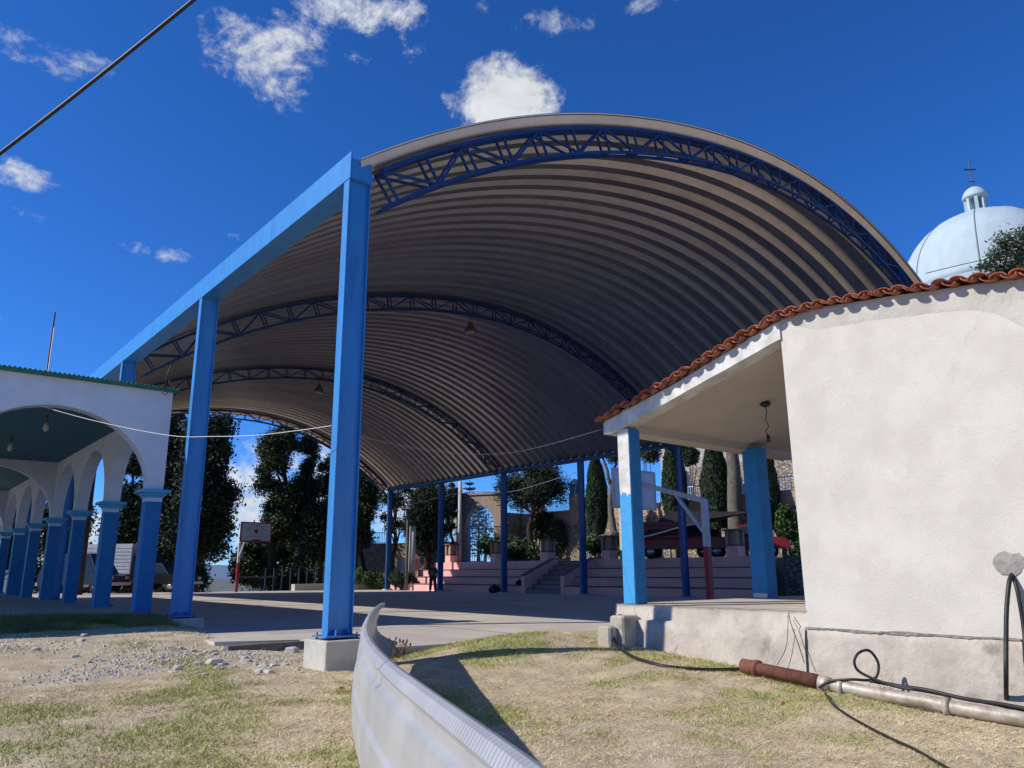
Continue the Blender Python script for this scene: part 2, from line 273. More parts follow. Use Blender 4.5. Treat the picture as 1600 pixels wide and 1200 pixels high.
# ------------------------------------------------------------------ mesh collecting helpers
class MB:
    def __init__(s): s.v = []; s.f = []; s.uv = {}; s.sm = []
    def add(s, vs, fs, smooth=False):
        o = len(s.v); s.v += [tuple(p) for p in vs]
        for f in fs: s.f.append(tuple(i+o for i in f)); s.sm.append(smooth)
        return s
    def box(s, x0, x1, y0, y1, z0, z1):
        x0, x1 = sorted((x0, x1)); y0, y1 = sorted((y0, y1)); z0, z1 = sorted((z0, z1))
        return s.add([(x0, y0, z0), (x1, y0, z0), (x1, y1, z0), (x0, y1, z0), (x0, y0, z1), (x1, y0, z1), (x1, y1, z1), (x0, y1, z1)],
                     [(0, 3, 2, 1), (4, 5, 6, 7), (0, 1, 5, 4), (1, 2, 6, 5), (2, 3, 7, 6), (3, 0, 4, 7)])
    def cbox(s, x0, x1, y0, y1, z0, z1, c=.02):
        """box with chamfered vertical and top edges"""
        P = [(x0+c, y0), (x1-c, y0), (x1, y0+c), (x1, y1-c), (x1-c, y1), (x0+c, y1), (x0, y1-c), (x0, y0+c)]
        Q = [(x0+2*c, y0+c), (x1-2*c, y0+c), (x1-c, y0+2*c), (x1-c, y1-2*c), (x1-2*c, y1-c), (x0+2*c, y1-c), (x0+c, y1-2*c), (x0+c, y0+2*c)]
        vs = [(a, b, z0) for a, b in P]+[(a, b, z1-c) for a, b in P]+[(a, b, z1) for a, b in Q]
        fs = [tuple(range(7, -1, -1)), tuple(range(16, 24))]
        for k in (0, 8):
            fs += [(k+i, k+(i+1) % 8, k+8+(i+1) % 8, k+8+i) for i in range(8)]
        return s.add(vs, fs)
    def bar(s, a, b, w, h=None, upv=V((0, 0, 1))):
        a = V(a); b = V(b); h = h or w; d = (b-a).normalized()
        sx = d.cross(upv)
        if sx.length < 1e-4: sx = d.cross(V((0, 1, 0)))
        sx.normalize(); sy = sx.cross(d); sx = sx*w/2; sy = sy*h/2
        return s.add([a-sx-sy, a+sx-sy, a+sx+sy, a-sx+sy, b-sx-sy, b+sx-sy, b+sx+sy, b-sx+sy],
                     [(3, 2, 1, 0), (4, 5, 6, 7), (0, 1, 5, 4), (1, 2, 6, 5), (2, 3, 7, 6), (3, 0, 4, 7)])
    def tube(s, pts, r, n=8, cap=True):
        pts = [V(p) for p in pts]; rs = r if hasattr(r, '__len__') else [r]*len(pts)
        vs = []; N = len(pts); prev = None
        for i, p in enumerate(pts):
            d = (pts[min(i+1, N-1)]-pts[max(i-1, 0)]).normalized()
            if prev is None:
                sx = d.cross(V((0, 0, 1)))
                if sx.length < .05: sx = d.cross(V((0, 1, 0)))
            else: sx = prev - d*prev.dot(d)
            sx.normalize(); prev = sx; sy = sx.cross(d)
            for k in range(n):
                a = 2*math.pi*k/n; vs.append(p+(sx*math.cos(a)+sy*math.sin(a))*rs[i])
        fs = [(i*n+k, i*n+(k+1) % n, (i+1)*n+(k+1) % n, (i+1)*n+k) for i in range(N-1) for k in range(n)]
        if cap: fs += [tuple(range(n-1, -1, -1)), tuple((N-1)*n+k for k in range(n))]
        return s.add(vs, fs, True)
    def lathe(s, prof, c, n=24, smooth=True):
        c = V(c); vs = []; 
        for r, z in prof:
            for k in range(n):
                a = 2*math.pi*k/n; vs.append(c+V((r*math.cos(a), r*math.sin(a), z)))
        fs = [(i*n+k, i*n+(k+1) % n, (i+1)*n+(k+1) % n, (i+1)*n+k) for i in range(len(prof)-1) for k in range(n)]
        fs += [tuple(range(n-1, -1, -1)), tuple((len(prof)-1)*n+k for k in range(n))]
        return s.add(vs, fs, smooth)
    def prism(s, poly, axis, a, b):
        """poly in the two other axes, extruded along axis from a to b"""
        def P(u, w, t): return {'x': (t, u, w), 'y': (u, t, w), 'z': (u, w, t)}[axis]
        n = len(poly); vs = [P(u, w, a) for u, w in poly]+[P(u, w, b) for u, w in poly]
        return s.add(vs, [tuple(range(n-1, -1, -1)), tuple(range(n, 2*n))]+[(i, (i+1) % n, n+(i+1) % n, n+i) for i in range(n)])
    def build(s, name, m, parent=None, smooth=None):
        off = V(parent['_at']) if parent is not None else V((0, 0, 0))
        me = bpy.data.meshes.new(name); me.from_pydata([V(p)-off for p in s.v], [], s.f); me.validate()
        if len(me.polygons) == len(s.sm): me.polygons.foreach_set('use_smooth', s.sm)
        me.update()
        import bmesh
        b = bmesh.new(); b.from_mesh(me); bmesh.ops.recalc_face_normals(b, faces=b.faces); b.to_mesh(me); b.free()
        return link(name, me, m, parent)
def link(name, me, m, parent=None):
    if m is not None: me.materials.append(M[m] if isinstance(m, str) else m)
    o = bpy.data.objects.new(name, me); COL.objects.link(o)
    if parent is not None:
        o.parent = parent; o['_at'] = tuple(parent['_at'])
    else: o['_at'] = (0, 0, 0)
    return o
def tag(o, label=None, cat=None, group=None, kind=None):
    if label: o['label'] = label
    if cat: o['category'] = cat
    if group: o['group'] = group
    if kind: o['kind'] = kind
    return o
def thing(name, label, cat, loc=(0, 0, 0), group=None):
    o = bpy.data.objects.new(name, None); COL.objects.link(o); o.empty_display_size = .2
    o.location = loc; o['_at'] = tuple(loc); return tag(o, label, cat, group)
def dup(root, loc, label, rz=0, sc=1, group=None):
    r = root.copy(); COL.objects.link(r); r.location = loc; r.rotation_euler = (0, 0, rz); r.scale = (sc, sc, sc); r['label'] = label
    for ch in root.children:
        c = ch.copy(); COL.objects.link(c); c.parent = r
        for g in ch.children:
            d = g.copy(); COL.objects.link(d); d.parent = c
    return r
def npmesh(name, verts, faces, m, parent=None, smooth=False):
    """verts (n,3), faces (k, c) arrays"""
    me = bpy.data.meshes.new(name); v = np.asarray(verts, float).copy()
    if parent is not None: v -= np.array(parent['_at'])
    k, c = faces.shape
    me.vertices.add(len(v)); me.vertices.foreach_set('co', v.ravel())
    me.loops.add(k*c); me.loops.foreach_set('vertex_index', faces.ravel().astype(np.int32))
    me.polygons.add(k); me.polygons.foreach_set('loop_start', (np.arange(k)*c).astype(np.int32)); me.polygons.foreach_set('loop_total', np.full(k, c, np.int32))
    me.polygons.foreach_set('use_smooth', np.full(k, smooth)); me.update(calc_edges=True)
    return link(name, me, m, parent)
def sstep(a, b, x):
    t = min(1, max(0, (x-a)/(b-a))); return t*t*(3-2*t)

# ------------------------------------------------------------------ ground, court, terrain
def court_z(x, y): return .22-.0092*(x-5)
def gz(x, y):
    s = .02+.055*sstep(2.5, 8.5, x)
    z = .05+.21*sstep(5.2, 8.2, x)-s*max(0, min(9.3-y, 9))
    if y > 9.3: z += .30*sstep(9.3, 16.0, y)*(1-sstep(4.2, 6.0, x))
    z += .12*math.exp(-((x-2.2)/3.2)**2-((y-16.0)/.65)**2)
    z += .08*math.exp(-((x-7.5)/1.1)**2-((y-9.2)/.45)**2)
    return z
def wobble(x, y):
    return .030*noise.noise(V((x*1.1, y*1.1, 0)))+.014*noise.noise(V((x*4, y*4, 3)))
def gmask(x, y):
    """where the grass is green"""
    n = noise.noise(V((x*.75, y*.75, 11)))+.5*noise.noise(V((x*2.3, y*2.3, 4)))
    v = sstep(-.05, .42, n)
    if y > 14.9 and x < 4.5: v = max(v, .95)                               # strip before the arcade
    if 9.4 < y < 9.95 and x > 6: v = max(v, .85)                           # edge of the slab
    if x > 6.5 and 7.0 < y < 9.6: v = max(v, .8*sstep(-.2, .3, n))
    if y < 9.0 and x < 3.4: v = max(v*.8, .9*sstep(-.35, .2, n))
    if y < 5 and x > 3.4: v *= .6
    if 10.0 < y < 14.6 and x < 5.2: v *= .7*sstep(.0, .3, noise.noise(V((x*.7, y*.7, 21))))
    return v
def build_ground():
    xs = np.concatenate([[-900, -200, -60, -25], np.linspace(-12, -4, 5), np.arange(-3, 12.01, .14), np.linspace(12.5, 36, 20), [60, 120, 300, 900]])
    ys = np.concatenate([[-900, -200, -50, -14], np.linspace(-8, 0, 6), np.arange(.6, 17.41, .14), np.linspace(18, 60, 30), [66, 72]])
    vs = []
    for y in ys:
        for x in xs:
            z = gz(x, y)
            if y > 9.85 and x > 5.6: z = min(z, court_z(x, y)-.25)
            elif y > 16.95 and x > -14: z = -.25
            near = -3 <= x <= 12 and .6 <= y <= 17.3
            if near:
                z += wobble(x, y)
            if y > 58: z -= (y-58)*.12
            vs.append((x, y, z))
    nx = len(xs); f = [[j*nx+i, j*nx+i+1, (j+1)*nx+i+1, (j+1)*nx+i] for j in range(len(ys)-1) for i in range(nx-1)]
    m = mat('dry_earth', (.49, .40, .27), (.39, .315, .21), 5, .95, bump=.9, bscale=30, col3=(.58, .50, .35), scale3=2.2, lo3=.45, hi3=.7)
    o = npmesh('ground', vs, np.array(f), m, smooth=True); tag(o, kind='structure')
    at_ = o.data.attributes.new('turf', 'FLOAT', 'POINT'); at_.data.foreach_set('value', [gmask(a, b) if -3 <= a <= 12 and .6 <= b <= 17.3 else 0. for a, b, c in vs])
    t, b = nodes(m); lk = b.inputs['Base Color'].links[0].from_socket; an = t.nodes.new('ShaderNodeAttribute'); an.attribute_name = 'turf'
    c = t.nodes.new('ShaderNodeTexCoord'); n = t.nodes.new('ShaderNodeTexNoise'); n.inputs['Scale'].default_value = 16; n.inputs['Detail'].default_value = 5; t.links.new(c.outputs['Object'], n.inputs['Vector'])
    q = t.nodes.new('ShaderNodeMath'); q.operation = 'MULTIPLY'; t.links.new(an.outputs['Fac'], q.inputs[0]); t.links.new(n.outputs['Fac'], q.inputs[1])
    r = t.nodes.new('ShaderNodeMapRange'); t.links.new(q.outputs[0], r.inputs[0]); r.inputs[1].default_value = .15; r.inputs[2].default_value = .55; r.inputs[4].default_value = .8
    x = t.nodes.new('ShaderNodeMix'); x.data_type = 'RGBA'; t.links.new(r.outputs[0], x.inputs[0]); t.links.new(lk, x.inputs[6]); x.inputs[7].default_value = (.36, .38, .14, 1); t.links.new(x.outputs[2], b.inputs['Base Color'])
build_ground()
def ground_px(x, y):
    d = dirpx(x, y); k = 1.0
    for i in range(80):
        p = CP+d*k; k = .5*k+.5*(gz(p.x, p.y)-CAM_H)/d.z
    return CP+d*k

M['court'] = mat('court_concrete', (.45, .41, .36), (.53, .485, .43), .6, .85, bump=.10, bscale=40, col3=(.37, .34, .30), scale3=.22, lo3=.48, hi3=.72, stretch=(1, 1, 1))
def build_court():
    mb = MB()
    P = [(4.35, 12.4), (5.55, 12.0), (5.6, 9.95), (6.2, 9.9), (29.6, 9.9), (29.6, 50.4), (-14, 50.4), (-14, 17.0), (4.35, 17.0)]
    n = len(P)
    top = [(x, y, court_z(x, y)) for x, y in P]; bot = [(x, y, court_z(x, y)-.22) for x, y in P]
    mb.add(top+bot, [tuple(range(n)), tuple(range(2*n-1, n-1, -1))]+[(i, n+i, n+(i+1) % n, (i+1) % n) for i in range(n)])
    o = mb.build('court_slab', 'court'); tag(o, kind='structure')
    # expansion joints cut in the slab
    j = MB()
    for y in (13.4, 16.9, 20.4, 23.9, 27.4, 30.9, 34.4, 37.9, 41.4, 44.9):
        j.add([(5.6, y-.014, court_z(5.6, y)+.004), (29.4, y-.014, court_z(29.4, y)+.004), (29.4, y+.014, court_z(29.4, y)+.004), (5.6, y+.014, court_z(5.6, y)+.004)], [(0, 1, 2, 3)])
    for x in (9, 13, 17, 21, 25):
        j.add([(x-.012, 9.95, court_z(x, 0)+.0045), (x+.012, 9.95, court_z(x, 0)+.0045), (x+.012, 50.3, court_z(x, 0)+.0045), (x-.012, 50.3, court_z(x, 0)+.0045)], [(0, 1, 2, 3)])
    jo = j.build('slab_joint', mat('joint_filler', (.12, .11, .10), rough=.95)); tag(jo, kind='structure')
    k = MB().box(4.36, 5.56, 11.84, 12.0, -.1, .20); tag(k.build('slab_edge', 'darkslab'), kind='structure')
build_court()
# valley and hills seen past the court's end
def build_far():
    vs = [(-9000, 75, -90), (9000, 75, -90), (30000, 30000, -90), (-30000, 30000, -90)]
    MBv = MB().add(vs, [(0, 1, 2, 3)]); tag(MBv.build('valley', mat('valley_land', (.10, .12, .10), (.15, .15, .11), .002, .95)), kind='structure')
    v = []; n = 90
    for i in range(n):
        a = R(-60)+R(150)*i/(n-1); d = 14000
        h = 120+230*abs(noise.noise(V((i*.16, 2, 0))))+90*noise.noise(V((i*.5, 5, 0)))
        for dd, hh in ((d-1800, -95), (d-700, h*.55), (d, h), (d+2500, -95)): v.append((math.sin(a)*dd, math.cos(a)*dd, hh-60))
    f = [(i*4+k, (i+1)*4+k, (i+1)*4+k+1, i*4+k+1) for i in range(n-1) for k in range(3)]
    tag(npmesh('hills', v, np.array(f), mat('distant_hills', (.11, .16, .24), (.13, .19, .27), .0006, 1), smooth=True), kind='structure')  # blue of distance haze is put into the hills' base colour
build_far()

# ------------------------------------------------------------------ arched canopy
CX0, CX1, CY0, BAY, ZB = 4.973, 29.03, 9.635, 6.554, 6.96
XC = (CX0+CX1)/2; HALF = (CX1-CX0)/2
RISE = 4.41; ZS = 7.06; RAD = (HALF**2+RISE**2)/(2*RISE); ZCEN = ZS+RISE-RAD; AMAX = math.asin(HALF/RAD)
def arc(a, r=0):
    x = XC+(RAD+r)*math.sin(a)
    return x, ZCEN+(RAD+r)*math.cos(a)-.20*math.sin(2*math.pi*(x-CX0)/(CX1-CX0))   # sine term bends the arch to follow the image
canopy = thing('arched_canopy', 'huge open court canopy with arched corrugated metal roof on blue steel columns', 'canopy', (XC, CY0+3*BAY, 0))
def ibeam(x, y, z0, z1, wx=.36, wy=.17):
    m = MB()
    for sgn in (-1, 1):
        xx = x+sgn*(wx/2-.008); m.box(xx-.008, xx+.008, y-wy/2, y+wy/2, z0, z1)
    m.box(x-wx/2+.016, x+wx/2-.016, y-.035, y+.035, z0, z1)
    return m
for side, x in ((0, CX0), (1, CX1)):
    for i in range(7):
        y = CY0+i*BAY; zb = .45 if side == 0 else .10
        c = ibeam(x, y, zb, ZB).build('column', 'navy' if side else 'blue', canopy)  # right side takes the blue with shade painted in
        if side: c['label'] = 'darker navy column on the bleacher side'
        bp = MB().cbox(x-.26, x+.26, y-.2, y+.2, zb-.022, zb, .004)
        for dx in (-.09, .09):
            bp.add(*(lambda t: (t.v, t.f))(MB().box(x+dx-.006, x+dx+.006, y-.155, y-.035, zb, zb+.07)))
        bp.build('base_plate', 'blue', c)
        for dx in (-.21, -.07, .07, .21):
            for dy in (-.15, .15):
                MB().tube([(x+dx, y+dy, zb-.06), (x+dx, y+dy, zb-.05), (x+dx, y+dy, zb-.049), (x+dx, y+dy, zb-.022), (x+dx, y+dy, zb-.021), (x+dx, y+dy, zb+.035)], [.011, .011, .02, .02, .011, .011], 6).build('anchor_bolt', 'bolt', c)
        gb = -.12 if side == 0 and i == 0 else -.1
        if side == 0: MB().cbox(x-.31, x+.36, y-.32, y+.32, gb, .40, .012).build('footing', 'conc', canopy)
        else: MB().cbox(x-.30, x+.30, y-.27, y+.27, -.1, .06, .012).build('footing', 'conc', canopy)
    L = (CY0-.12, CY0+6*BAY+.12)
    b = MB(); b.box(x-.19, x-.17, L[0], L[1], ZB, ZB+(.16 if side else .43)); b.box(x+.17, x+.19, L[0], L[1], ZB, ZB+(.43 if side else .16)); b.box(x-.17, x+.17, L[0], L[1], ZB, ZB+.014)
    b.box(x-.17, x+.17, L[0]+.03, L[1], ZB+.08, ZB+.10); b.box(x-.17, x+.17, L[0]+.004, L[0]+.02, ZB+.014, ZB+.33)
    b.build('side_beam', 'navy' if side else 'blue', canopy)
NP = 26
for i in range(0, 7, 2):
    y = CY0+i*BAY
    tr = None
    A0 = AMAX-.022
    ang = [-A0+2*A0*k/NP for k in range(NP+1)]
    ro, ri = -.06, -.56
    fine = [-A0+2*A0*k/90 for k in range(91)]; A1 = AMAX-.002; fineb = [-A1+2*A1*k/90 for k in range(91)]
    lt = MB(); DY = .10
    for dy in (-DY, DY):
        for k in range(0, NP+1):
            x0, z0 = arc(ang[k], ro); x1, z1 = arc(ang[k], ri); lt.bar((x0, y+dy, z0), (x1, y+dy, z1), .038, .038)
        for k in range(NP):
            # Warren diagonals: up, down
            if k % 2 == 0: p, q = (ang[k], ro), (ang[k+1], ri)
            else: p, q = (ang[k], ri), (ang[k+1], ro)
            x0, z0 = arc(*p); x1, z1 = arc(*q); lt.bar((x0, y+dy, z0), (x1, y+dy, z1), .038, .038)
    for k in range(1, NP):
        x0, z0 = arc(ang[k], ri); lt.bar((x0, y-DY, z0), (x0, y+DY, z0), .035, .035)
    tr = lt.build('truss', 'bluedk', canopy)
    def chord(aa, rr, dy, w_):
        m = MB(); vs = []
        for a in aa:
            for dr, d2 in ((-w_/2, -w_/2), (w_/2, -w_/2), (w_/2, w_/2), (-w_/2, w_/2)):
                x, z = arc(a, rr+dr); vs.append((x, y+dy+d2, z))
        n = len(aa)
        return m.add(vs, [(4*i_+k, 4*i_+4+k, 4*i_+4+(k+1) % 4, 4*i_+(k+1) % 4) for i_ in range(n-1) for k in range(4)]+[(0, 1, 2, 3), (4*n-1, 4*n-2, 4*n-3, 4*n-4)])
    for dy in (-DY, DY):
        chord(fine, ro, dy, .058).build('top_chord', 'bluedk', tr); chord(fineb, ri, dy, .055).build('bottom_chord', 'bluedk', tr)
# roof: pressed panels side by side
def roof():
    per = 2*BAY/21; y0 = CY0-.23; n = 66
    prof = []
    prof += [(y0-.02, .20), (y0, .20), (y0+.010, .183), (y0+.05, .178)]
    for k in range(n):
        b = y0+.05+k*per
        prof += [(b+.135, .02), (b+.155, .0), (b+.43, .0), (b+.45, .02), (b+.56, .168), (b+.60, .178)]
    na = 72; A = [-AMAX+.004+(2*AMAX-.008)*k/na for k in range(na+1)]
    vs = []; 
    for yy, h in prof:
        for a in A:
            x, z = arc(a, h); vs.append((x, yy, z))
    m = na+1; f = np.array([[j*m+i, j*m+i+1, (j+1)*m+i+1, (j+1)*m+i] for j in range(len(prof)-1) for i in range(na)])
    o = npmesh('roof_panels', vs, f, 'zincroof', canopy, smooth=False)
    uv = o.data.uv_layers.new(name='UVMap'); U = np.zeros((len(f)*4, 2)); fi = f.ravel()
    U[:, 0] = (fi % m)*(2*AMAX*RAD/na); U[:, 1] = fi//m*.1
    uv.data.foreach_set('uv', U.ravel())
roof()
# lamps hung under the trusses
def highbay(p, label):
    t = thing('pendant_lamp', label, 'lamp', p, 'lamps hanging under the canopy roof')
    MB().tube([V(p)+V((0, 0, .05)), V(p)+V((0, 0, .52))], .015, 6).build('rod', 'wire', t)
    MB().lathe([(.05, .10), (.10, .02), (.11, -.05), (.20, -.16), (.25, -.30), (.25, -.33)], p, 20).build('housing', 'lampm', t)
    MB().lathe([(.02, -.32), (.22, -.335), (.19, -.37), (.05, -.39)], p, 20).build('lens', 'lampg', t)
highbay((16.8, CY0+2*BAY, 10.5), 'round pendant lamp under the middle of the nearer inner truss')
highbay((16.85, CY0+4*BAY, 10.55), 'small round pendant lamp under the farther inner truss')

# ------------------------------------------------------------------ arch helpers
def arch_wall(mb, axis, c0, c1, zs, zt, u0, u1, openings, ncurve=20):
    """wall along axis ('x' or 'y') between u0,u1; thickness c0..c1; openings (ua, ub, rise) sprung at zs"""
    us = []; cur = u0
    def W(u, c, z): return (u, c, z) if axis == 'x' else (c, u, z)
    pts = []
    for ua, ub, rise in openings:
        if ua > cur: pts.append([(cur, zs), (ua, zs)])
        mid = (ua+ub)/2; h = (ub-ua)/2
        pts.append([(mid-h*math.cos(math.pi*k/ncurve), zs+rise*math.sin(math.pi*k/ncurve)) for k in range(ncurve+1)])
        cur = ub
    if cur < u1: pts.append([(cur, zs), (u1, zs)])
    line = [p for seg in pts for p in seg]
    for (a, za), (b, zb) in zip(line[:-1], line[1:]):
        if b-a < 1e-6: continue
        vs = [W(a, c0, za), W(b, c0, zb), W(b, c0, zt), W(a, c0, zt), W(a, c1, za), W(b, c1, zb), W(b, c1, zt), W(a, c1, zt)]
        mb.add(vs, [(0, 1, 2, 3), (7, 6, 5, 4), (0, 4, 5, 1), (3, 2, 6, 7)])
    for u in (u0, u1):
        mb.add([W(u, c0, zs), W(u, c1, zs), W(u, c1, zt), W(u, c0, zt)], [(0, 1, 2, 3)])
    return mb

# ------------------------------------------------------------------ white arcade on the left
arcade = thing('arcade_building', 'white arcade with blue square pillars and green tile trim left of the canopy', 'arcade building', (4.57, 17.47, 0))
AX, AY, PH = 4.57, 17.47, .16
FLZ = .47; CAPZ = 2.96; TOPZ = 5.12
pys = [AY+3.58*k for k in range(8)]
pxs = [AX, AX-3.90, AX-7.80, AX-11.70]
fo = [(pxs[k+1]+PH, pxs[k]-PH, 1.56) for k in (2, 1, 0)]; so_ = [(pys[k]+PH, pys[k+1]-PH, 1.48) for k in range(7)]
arch_wall(MB(), 'x', AY-PH-.005, AY+PH, CAPZ, TOPZ, pxs[3]-PH, AX+PH, fo).build('front_wall', 'whitep', arcade)
arch_wall(MB(), 'y', AX-PH, AX+PH-.004, CAPZ, TOPZ-.25, AY+PH, pys[-1]+PH, [so_[0]]+so_[1:]).build('side_wall', 'whitep', arcade)
for yc in (pys[3], pys[6]):
    arch_wall(MB(), 'x', yc-PH, yc+PH, CAPZ, TOPZ-.3, pxs[3]-PH, AX-PH, [(a, b, r_) for a, b, r_ in fo]).build('cross_wall', 'whitep', arcade)
arch_wall(MB(), 'y', pxs[2]-PH, pxs[2]+PH, CAPZ, TOPZ-.3, AY+PH, pys[-1]+PH, so_).build('inner_wall', 'whitep', arcade)
MB().box(pxs[3]-PH, AX-PH, AY+PH, pys[-1]+PH, TOPZ-.42, TOPZ-.34).build('ceiling', 'teal', arcade)
MB().box(pxs[3]-PH-.02, AX+PH-.01, AY+PH, pys[-1]+PH+.02, TOPZ-.24, TOPZ-.06).build('roof_slab', 'conc', arcade)
MB().box(pxs[3]-.6, AX+.24, AY-.50, pys[-1]+.5, .0, FLZ).build('floor_slab', 'conc', arcade)
gt = MB(); x = pxs[3]-.3
while x < AX+.30:
    z = TOPZ+.010*noise.noise(V((x*3, 0, 0))); gt.tube([(x, AY-.30, z+.005), (x, AY+.3, z+.06)], .038, 7); x += .085
gt.box(pxs[3]-.28, AX+.27, AY-.31, AY+.3, TOPZ-.045, TOPZ+.015)
y = AY+.4
while y < pys[-1]: gt.tube([(AX+.30, y, TOPZ-.24), (AX-.3, y, TOPZ-.14)], .05, 7); y += .115
gt.build('tile_trim', 'green', arcade)
def pillar(px, py):
    p = MB().cbox(px-PH, px+PH, py-PH, py+PH, FLZ, CAPZ-.25, .012).build('pillar', 'bluepil', arcade)
    MB().box(px-PH+.002, px+PH-.002, py-PH+.002, py+PH-.002, CAPZ-.25, CAPZ-.165).build('neck_band', 'whitep', p)
    c = MB()
    for hw, a, b in ((.185, .165, .12), (.225, .12, .07), (.29, .07, 0)): c.box(px-hw, px+hw, py-hw, py+hw, CAPZ-a, CAPZ-b)
    c.build('capital', 'captop', p)
for py in pys: pillar(AX, py)
for py in pys: pillar(pxs[2], py)
for py in (pys[0], pys[3], pys[6]): pillar(pxs[1], py)
def bulb(p, label, drop=.16):
    t = thing('light_bulb', label, 'light bulb', p, 'bare bulbs on the arcade ceiling')
    MB().tube([V(p)+V((0, 0, 0)), V(p)+V((0, 0, drop))], [.03, .02], 8).build('socket', 'lampm', t)
    MB().lathe([(.015, .0), (.045, -.06), (.06, -.13), (.045, -.19), (.012, -.215)], p, 12).build('globe', 'bulb', t)
bulb((2.75, 19.6, TOPZ-.58), 'bare white bulb on the teal arcade ceiling, nearest the front arch')
bulb((2.55, 23.4, TOPZ-.58), 'bare white bulb on the arcade ceiling, farther back by the inner arch')
# rebar loops on the arcade corner
rb = MB(); p0 = at(258, 607, 16.4)
rb.tube([p0, p0+V((.02, .1, .25)), at(267, 572, 16.4)], .012, 6); rb.tube([at(258, 607, 16.4), at(255, 610, 16.2), at(254, 614, 16.2), at(259, 617, 16.2), at(263, 612, 16.2)], .01, 6)
rb.tube([at(264, 606, 16.4), at(265, 594, 16.4)], .01, 6)
tag(rb.build('rebar_stub', 'bolt'), 'bent rusty rebar wire sticking up at the arcade roof corner', 'rebar')

# ------------------------------------------------------------------ tile roofed porch house on the right
WX = 9.10  # house numbers below were scaled about the camera, then written out
house = thing('porch_house', 'white stucco house with red clay tile edge and open porch on blue pillars', 'house', (WX, 5.3, 0))
YN = -2.5                               # wall runs on past the right edge of the picture
def rake(y):                            # height of the wall top along the gable
    pts = [(-2.54, 3.37), (0, 3.81), (2.455, 4.24), (3.81, 4.44), (4.825, 4.54), (5.333, 4.51), (5.84, 4.365), (7.026, 4.018), (8.62, 3.62)]
    for (a, za), (b, zb) in zip(pts[:-1], pts[1:]):
        if a <= y <= b: return za+(zb-za)*(y-a)/(b-a)
    return pts[0][1] if y < pts[0][0] else pts[-1][1]
YC = 5.308                               # room ends, porch begins
w = MB(); ys_ = [YN+(YC-YN)*k/40 for k in range(41)]
def wallgrid(y0, y1, zlo, zhi, x, nu=70, nv=36, amp=.012):
    m = MB(); vs = []
    for j in range(nv+1):
        for i in range(nu+1):
            yy = y0+(y1-y0)*i/nu; za, zb = zlo(yy), zhi(yy); zz = za+(zb-za)*j/nv
            edge = 0 if i in (0, nu) else 1
            vs.append((x+amp*(noise.noise(V((yy*1.3, zz*1.3, 2)))+.5*noise.noise(V((yy*5, zz*5, 7)))) if edge else x, yy, zz))
    fs = [(j*(nu+1)+i, j*(nu+1)+i+1, (j+1)*(nu+1)+i+1, (j+1)*(nu+1)+i) for j in range(nv) for i in range(nu)]
    return m.add(vs, fs, True)
w = wallgrid(YN, YC, lambda y: .53, rake, WX)
w.add([(WX, YC, .53), (WX+5.2, YC, .53), (WX+5.2, YC, 4.4), (WX, YC, rake(YC))], [(0, 1, 2, 3)])
w.add([(WX, YN, .53), (WX+5.2, YN, .53), (WX+5.2, YN, 3.35), (WX, YN, rake(YN))], [(0, 1, 2, 3)])
w.build('wall', 'stucco', house)
# grey bare band of render just under the tiles
def wallx(yy, zz): return WX+.012*(noise.noise(V((yy*1.3, zz*1.3, 2)))+.5*noise.noise(V((yy*5, zz*5, 7))))
gbm = MB(); N = 70; NR = 8; vs = []
for i in range(N+1):
    yy = 1.7+(YC-.04-1.7)*i/N; lo = (.27+.05*noise.noise(V((yy*2, 3, 0)))+.42*(1-sstep(2.1, 3.1, yy)))*(1-.75*sstep(YC-.6, YC, yy))
    for q in range(NR+1):
        zz = rake(yy)-.003-lo*(1-q/NR); vs.append((wallx(yy, zz)-(.004 if q else .0), yy, zz))
gbm.add(vs, [((NR+1)*i+q, (NR+1)*(i+1)+q, (NR+1)*(i+1)+q+1, (NR+1)*i+q+1) for i in range(N) for q in range(NR)], True).build('bare_render_band', 'stuccogrey', house)
# plinth, bulging
pl = MB(); vs = []; NU, NV = 90, 14
for j in range(NV+1):
    for i in range(NU+1):
        yy = YN+(YC+.1-YN)*i/NU; t = j/NV; zz = -.6+(.54-(-.6))*t
        out = .045+.085*(1-t)**.7+.03*noise.noise(V((yy*1.2, zz*2, 5)))+.02*noise.noise(V((yy*4, zz*5, 9)))
        vs.append((WX-out-.02, yy, zz+.02*noise.noise(V((yy*2.1, 1, 0)))*(t > .98)))
for i in range(NU+1):
    vs.append((WX+.01, YN+(YC+.1-YN)*i/NU, .562))
pl.add(vs, [(j*(NU+1)+i, j*(NU+1)+i+1, (j+1)*(NU+1)+i+1, (j+1)*(NU+1)+i) for j in range(NV+1) for i in range(NU)], True).build('plinth', 'plinth', house)
dl_ = MB(); vs = []; N = 160
for i in range(N+1):
    yy = YN+(YC-YN)*i/N; q = .003+.020*max(0, noise.noise(V((yy*2.3, 5, 0)))+.25)+.012*noise.noise(V((yy*17, 5, 0))); o_ = .065+.03*noise.noise(V((yy*1.2, 1.08, 5)))+.02*noise.noise(V((yy*4, 2.7, 9)))
    zt = .548+.02*noise.noise(V((yy*2.1, 1, 0)))
    vs += [(WX-o_-.012, yy, zt-q), (WX-o_-.006, yy, zt+.004), (WX-.022, yy, zt+.010+q*.4)]
dl_.add(vs, [(3*i+k, 3*i+3+k, 3*i+4+k, 3*i+1+k) for i in range(N) for k in (0, 1)]).build('dirt_line', mat('dark_moss_dirt', (.13, .12, .10), (.26, .24, .20), 14, 1), house)
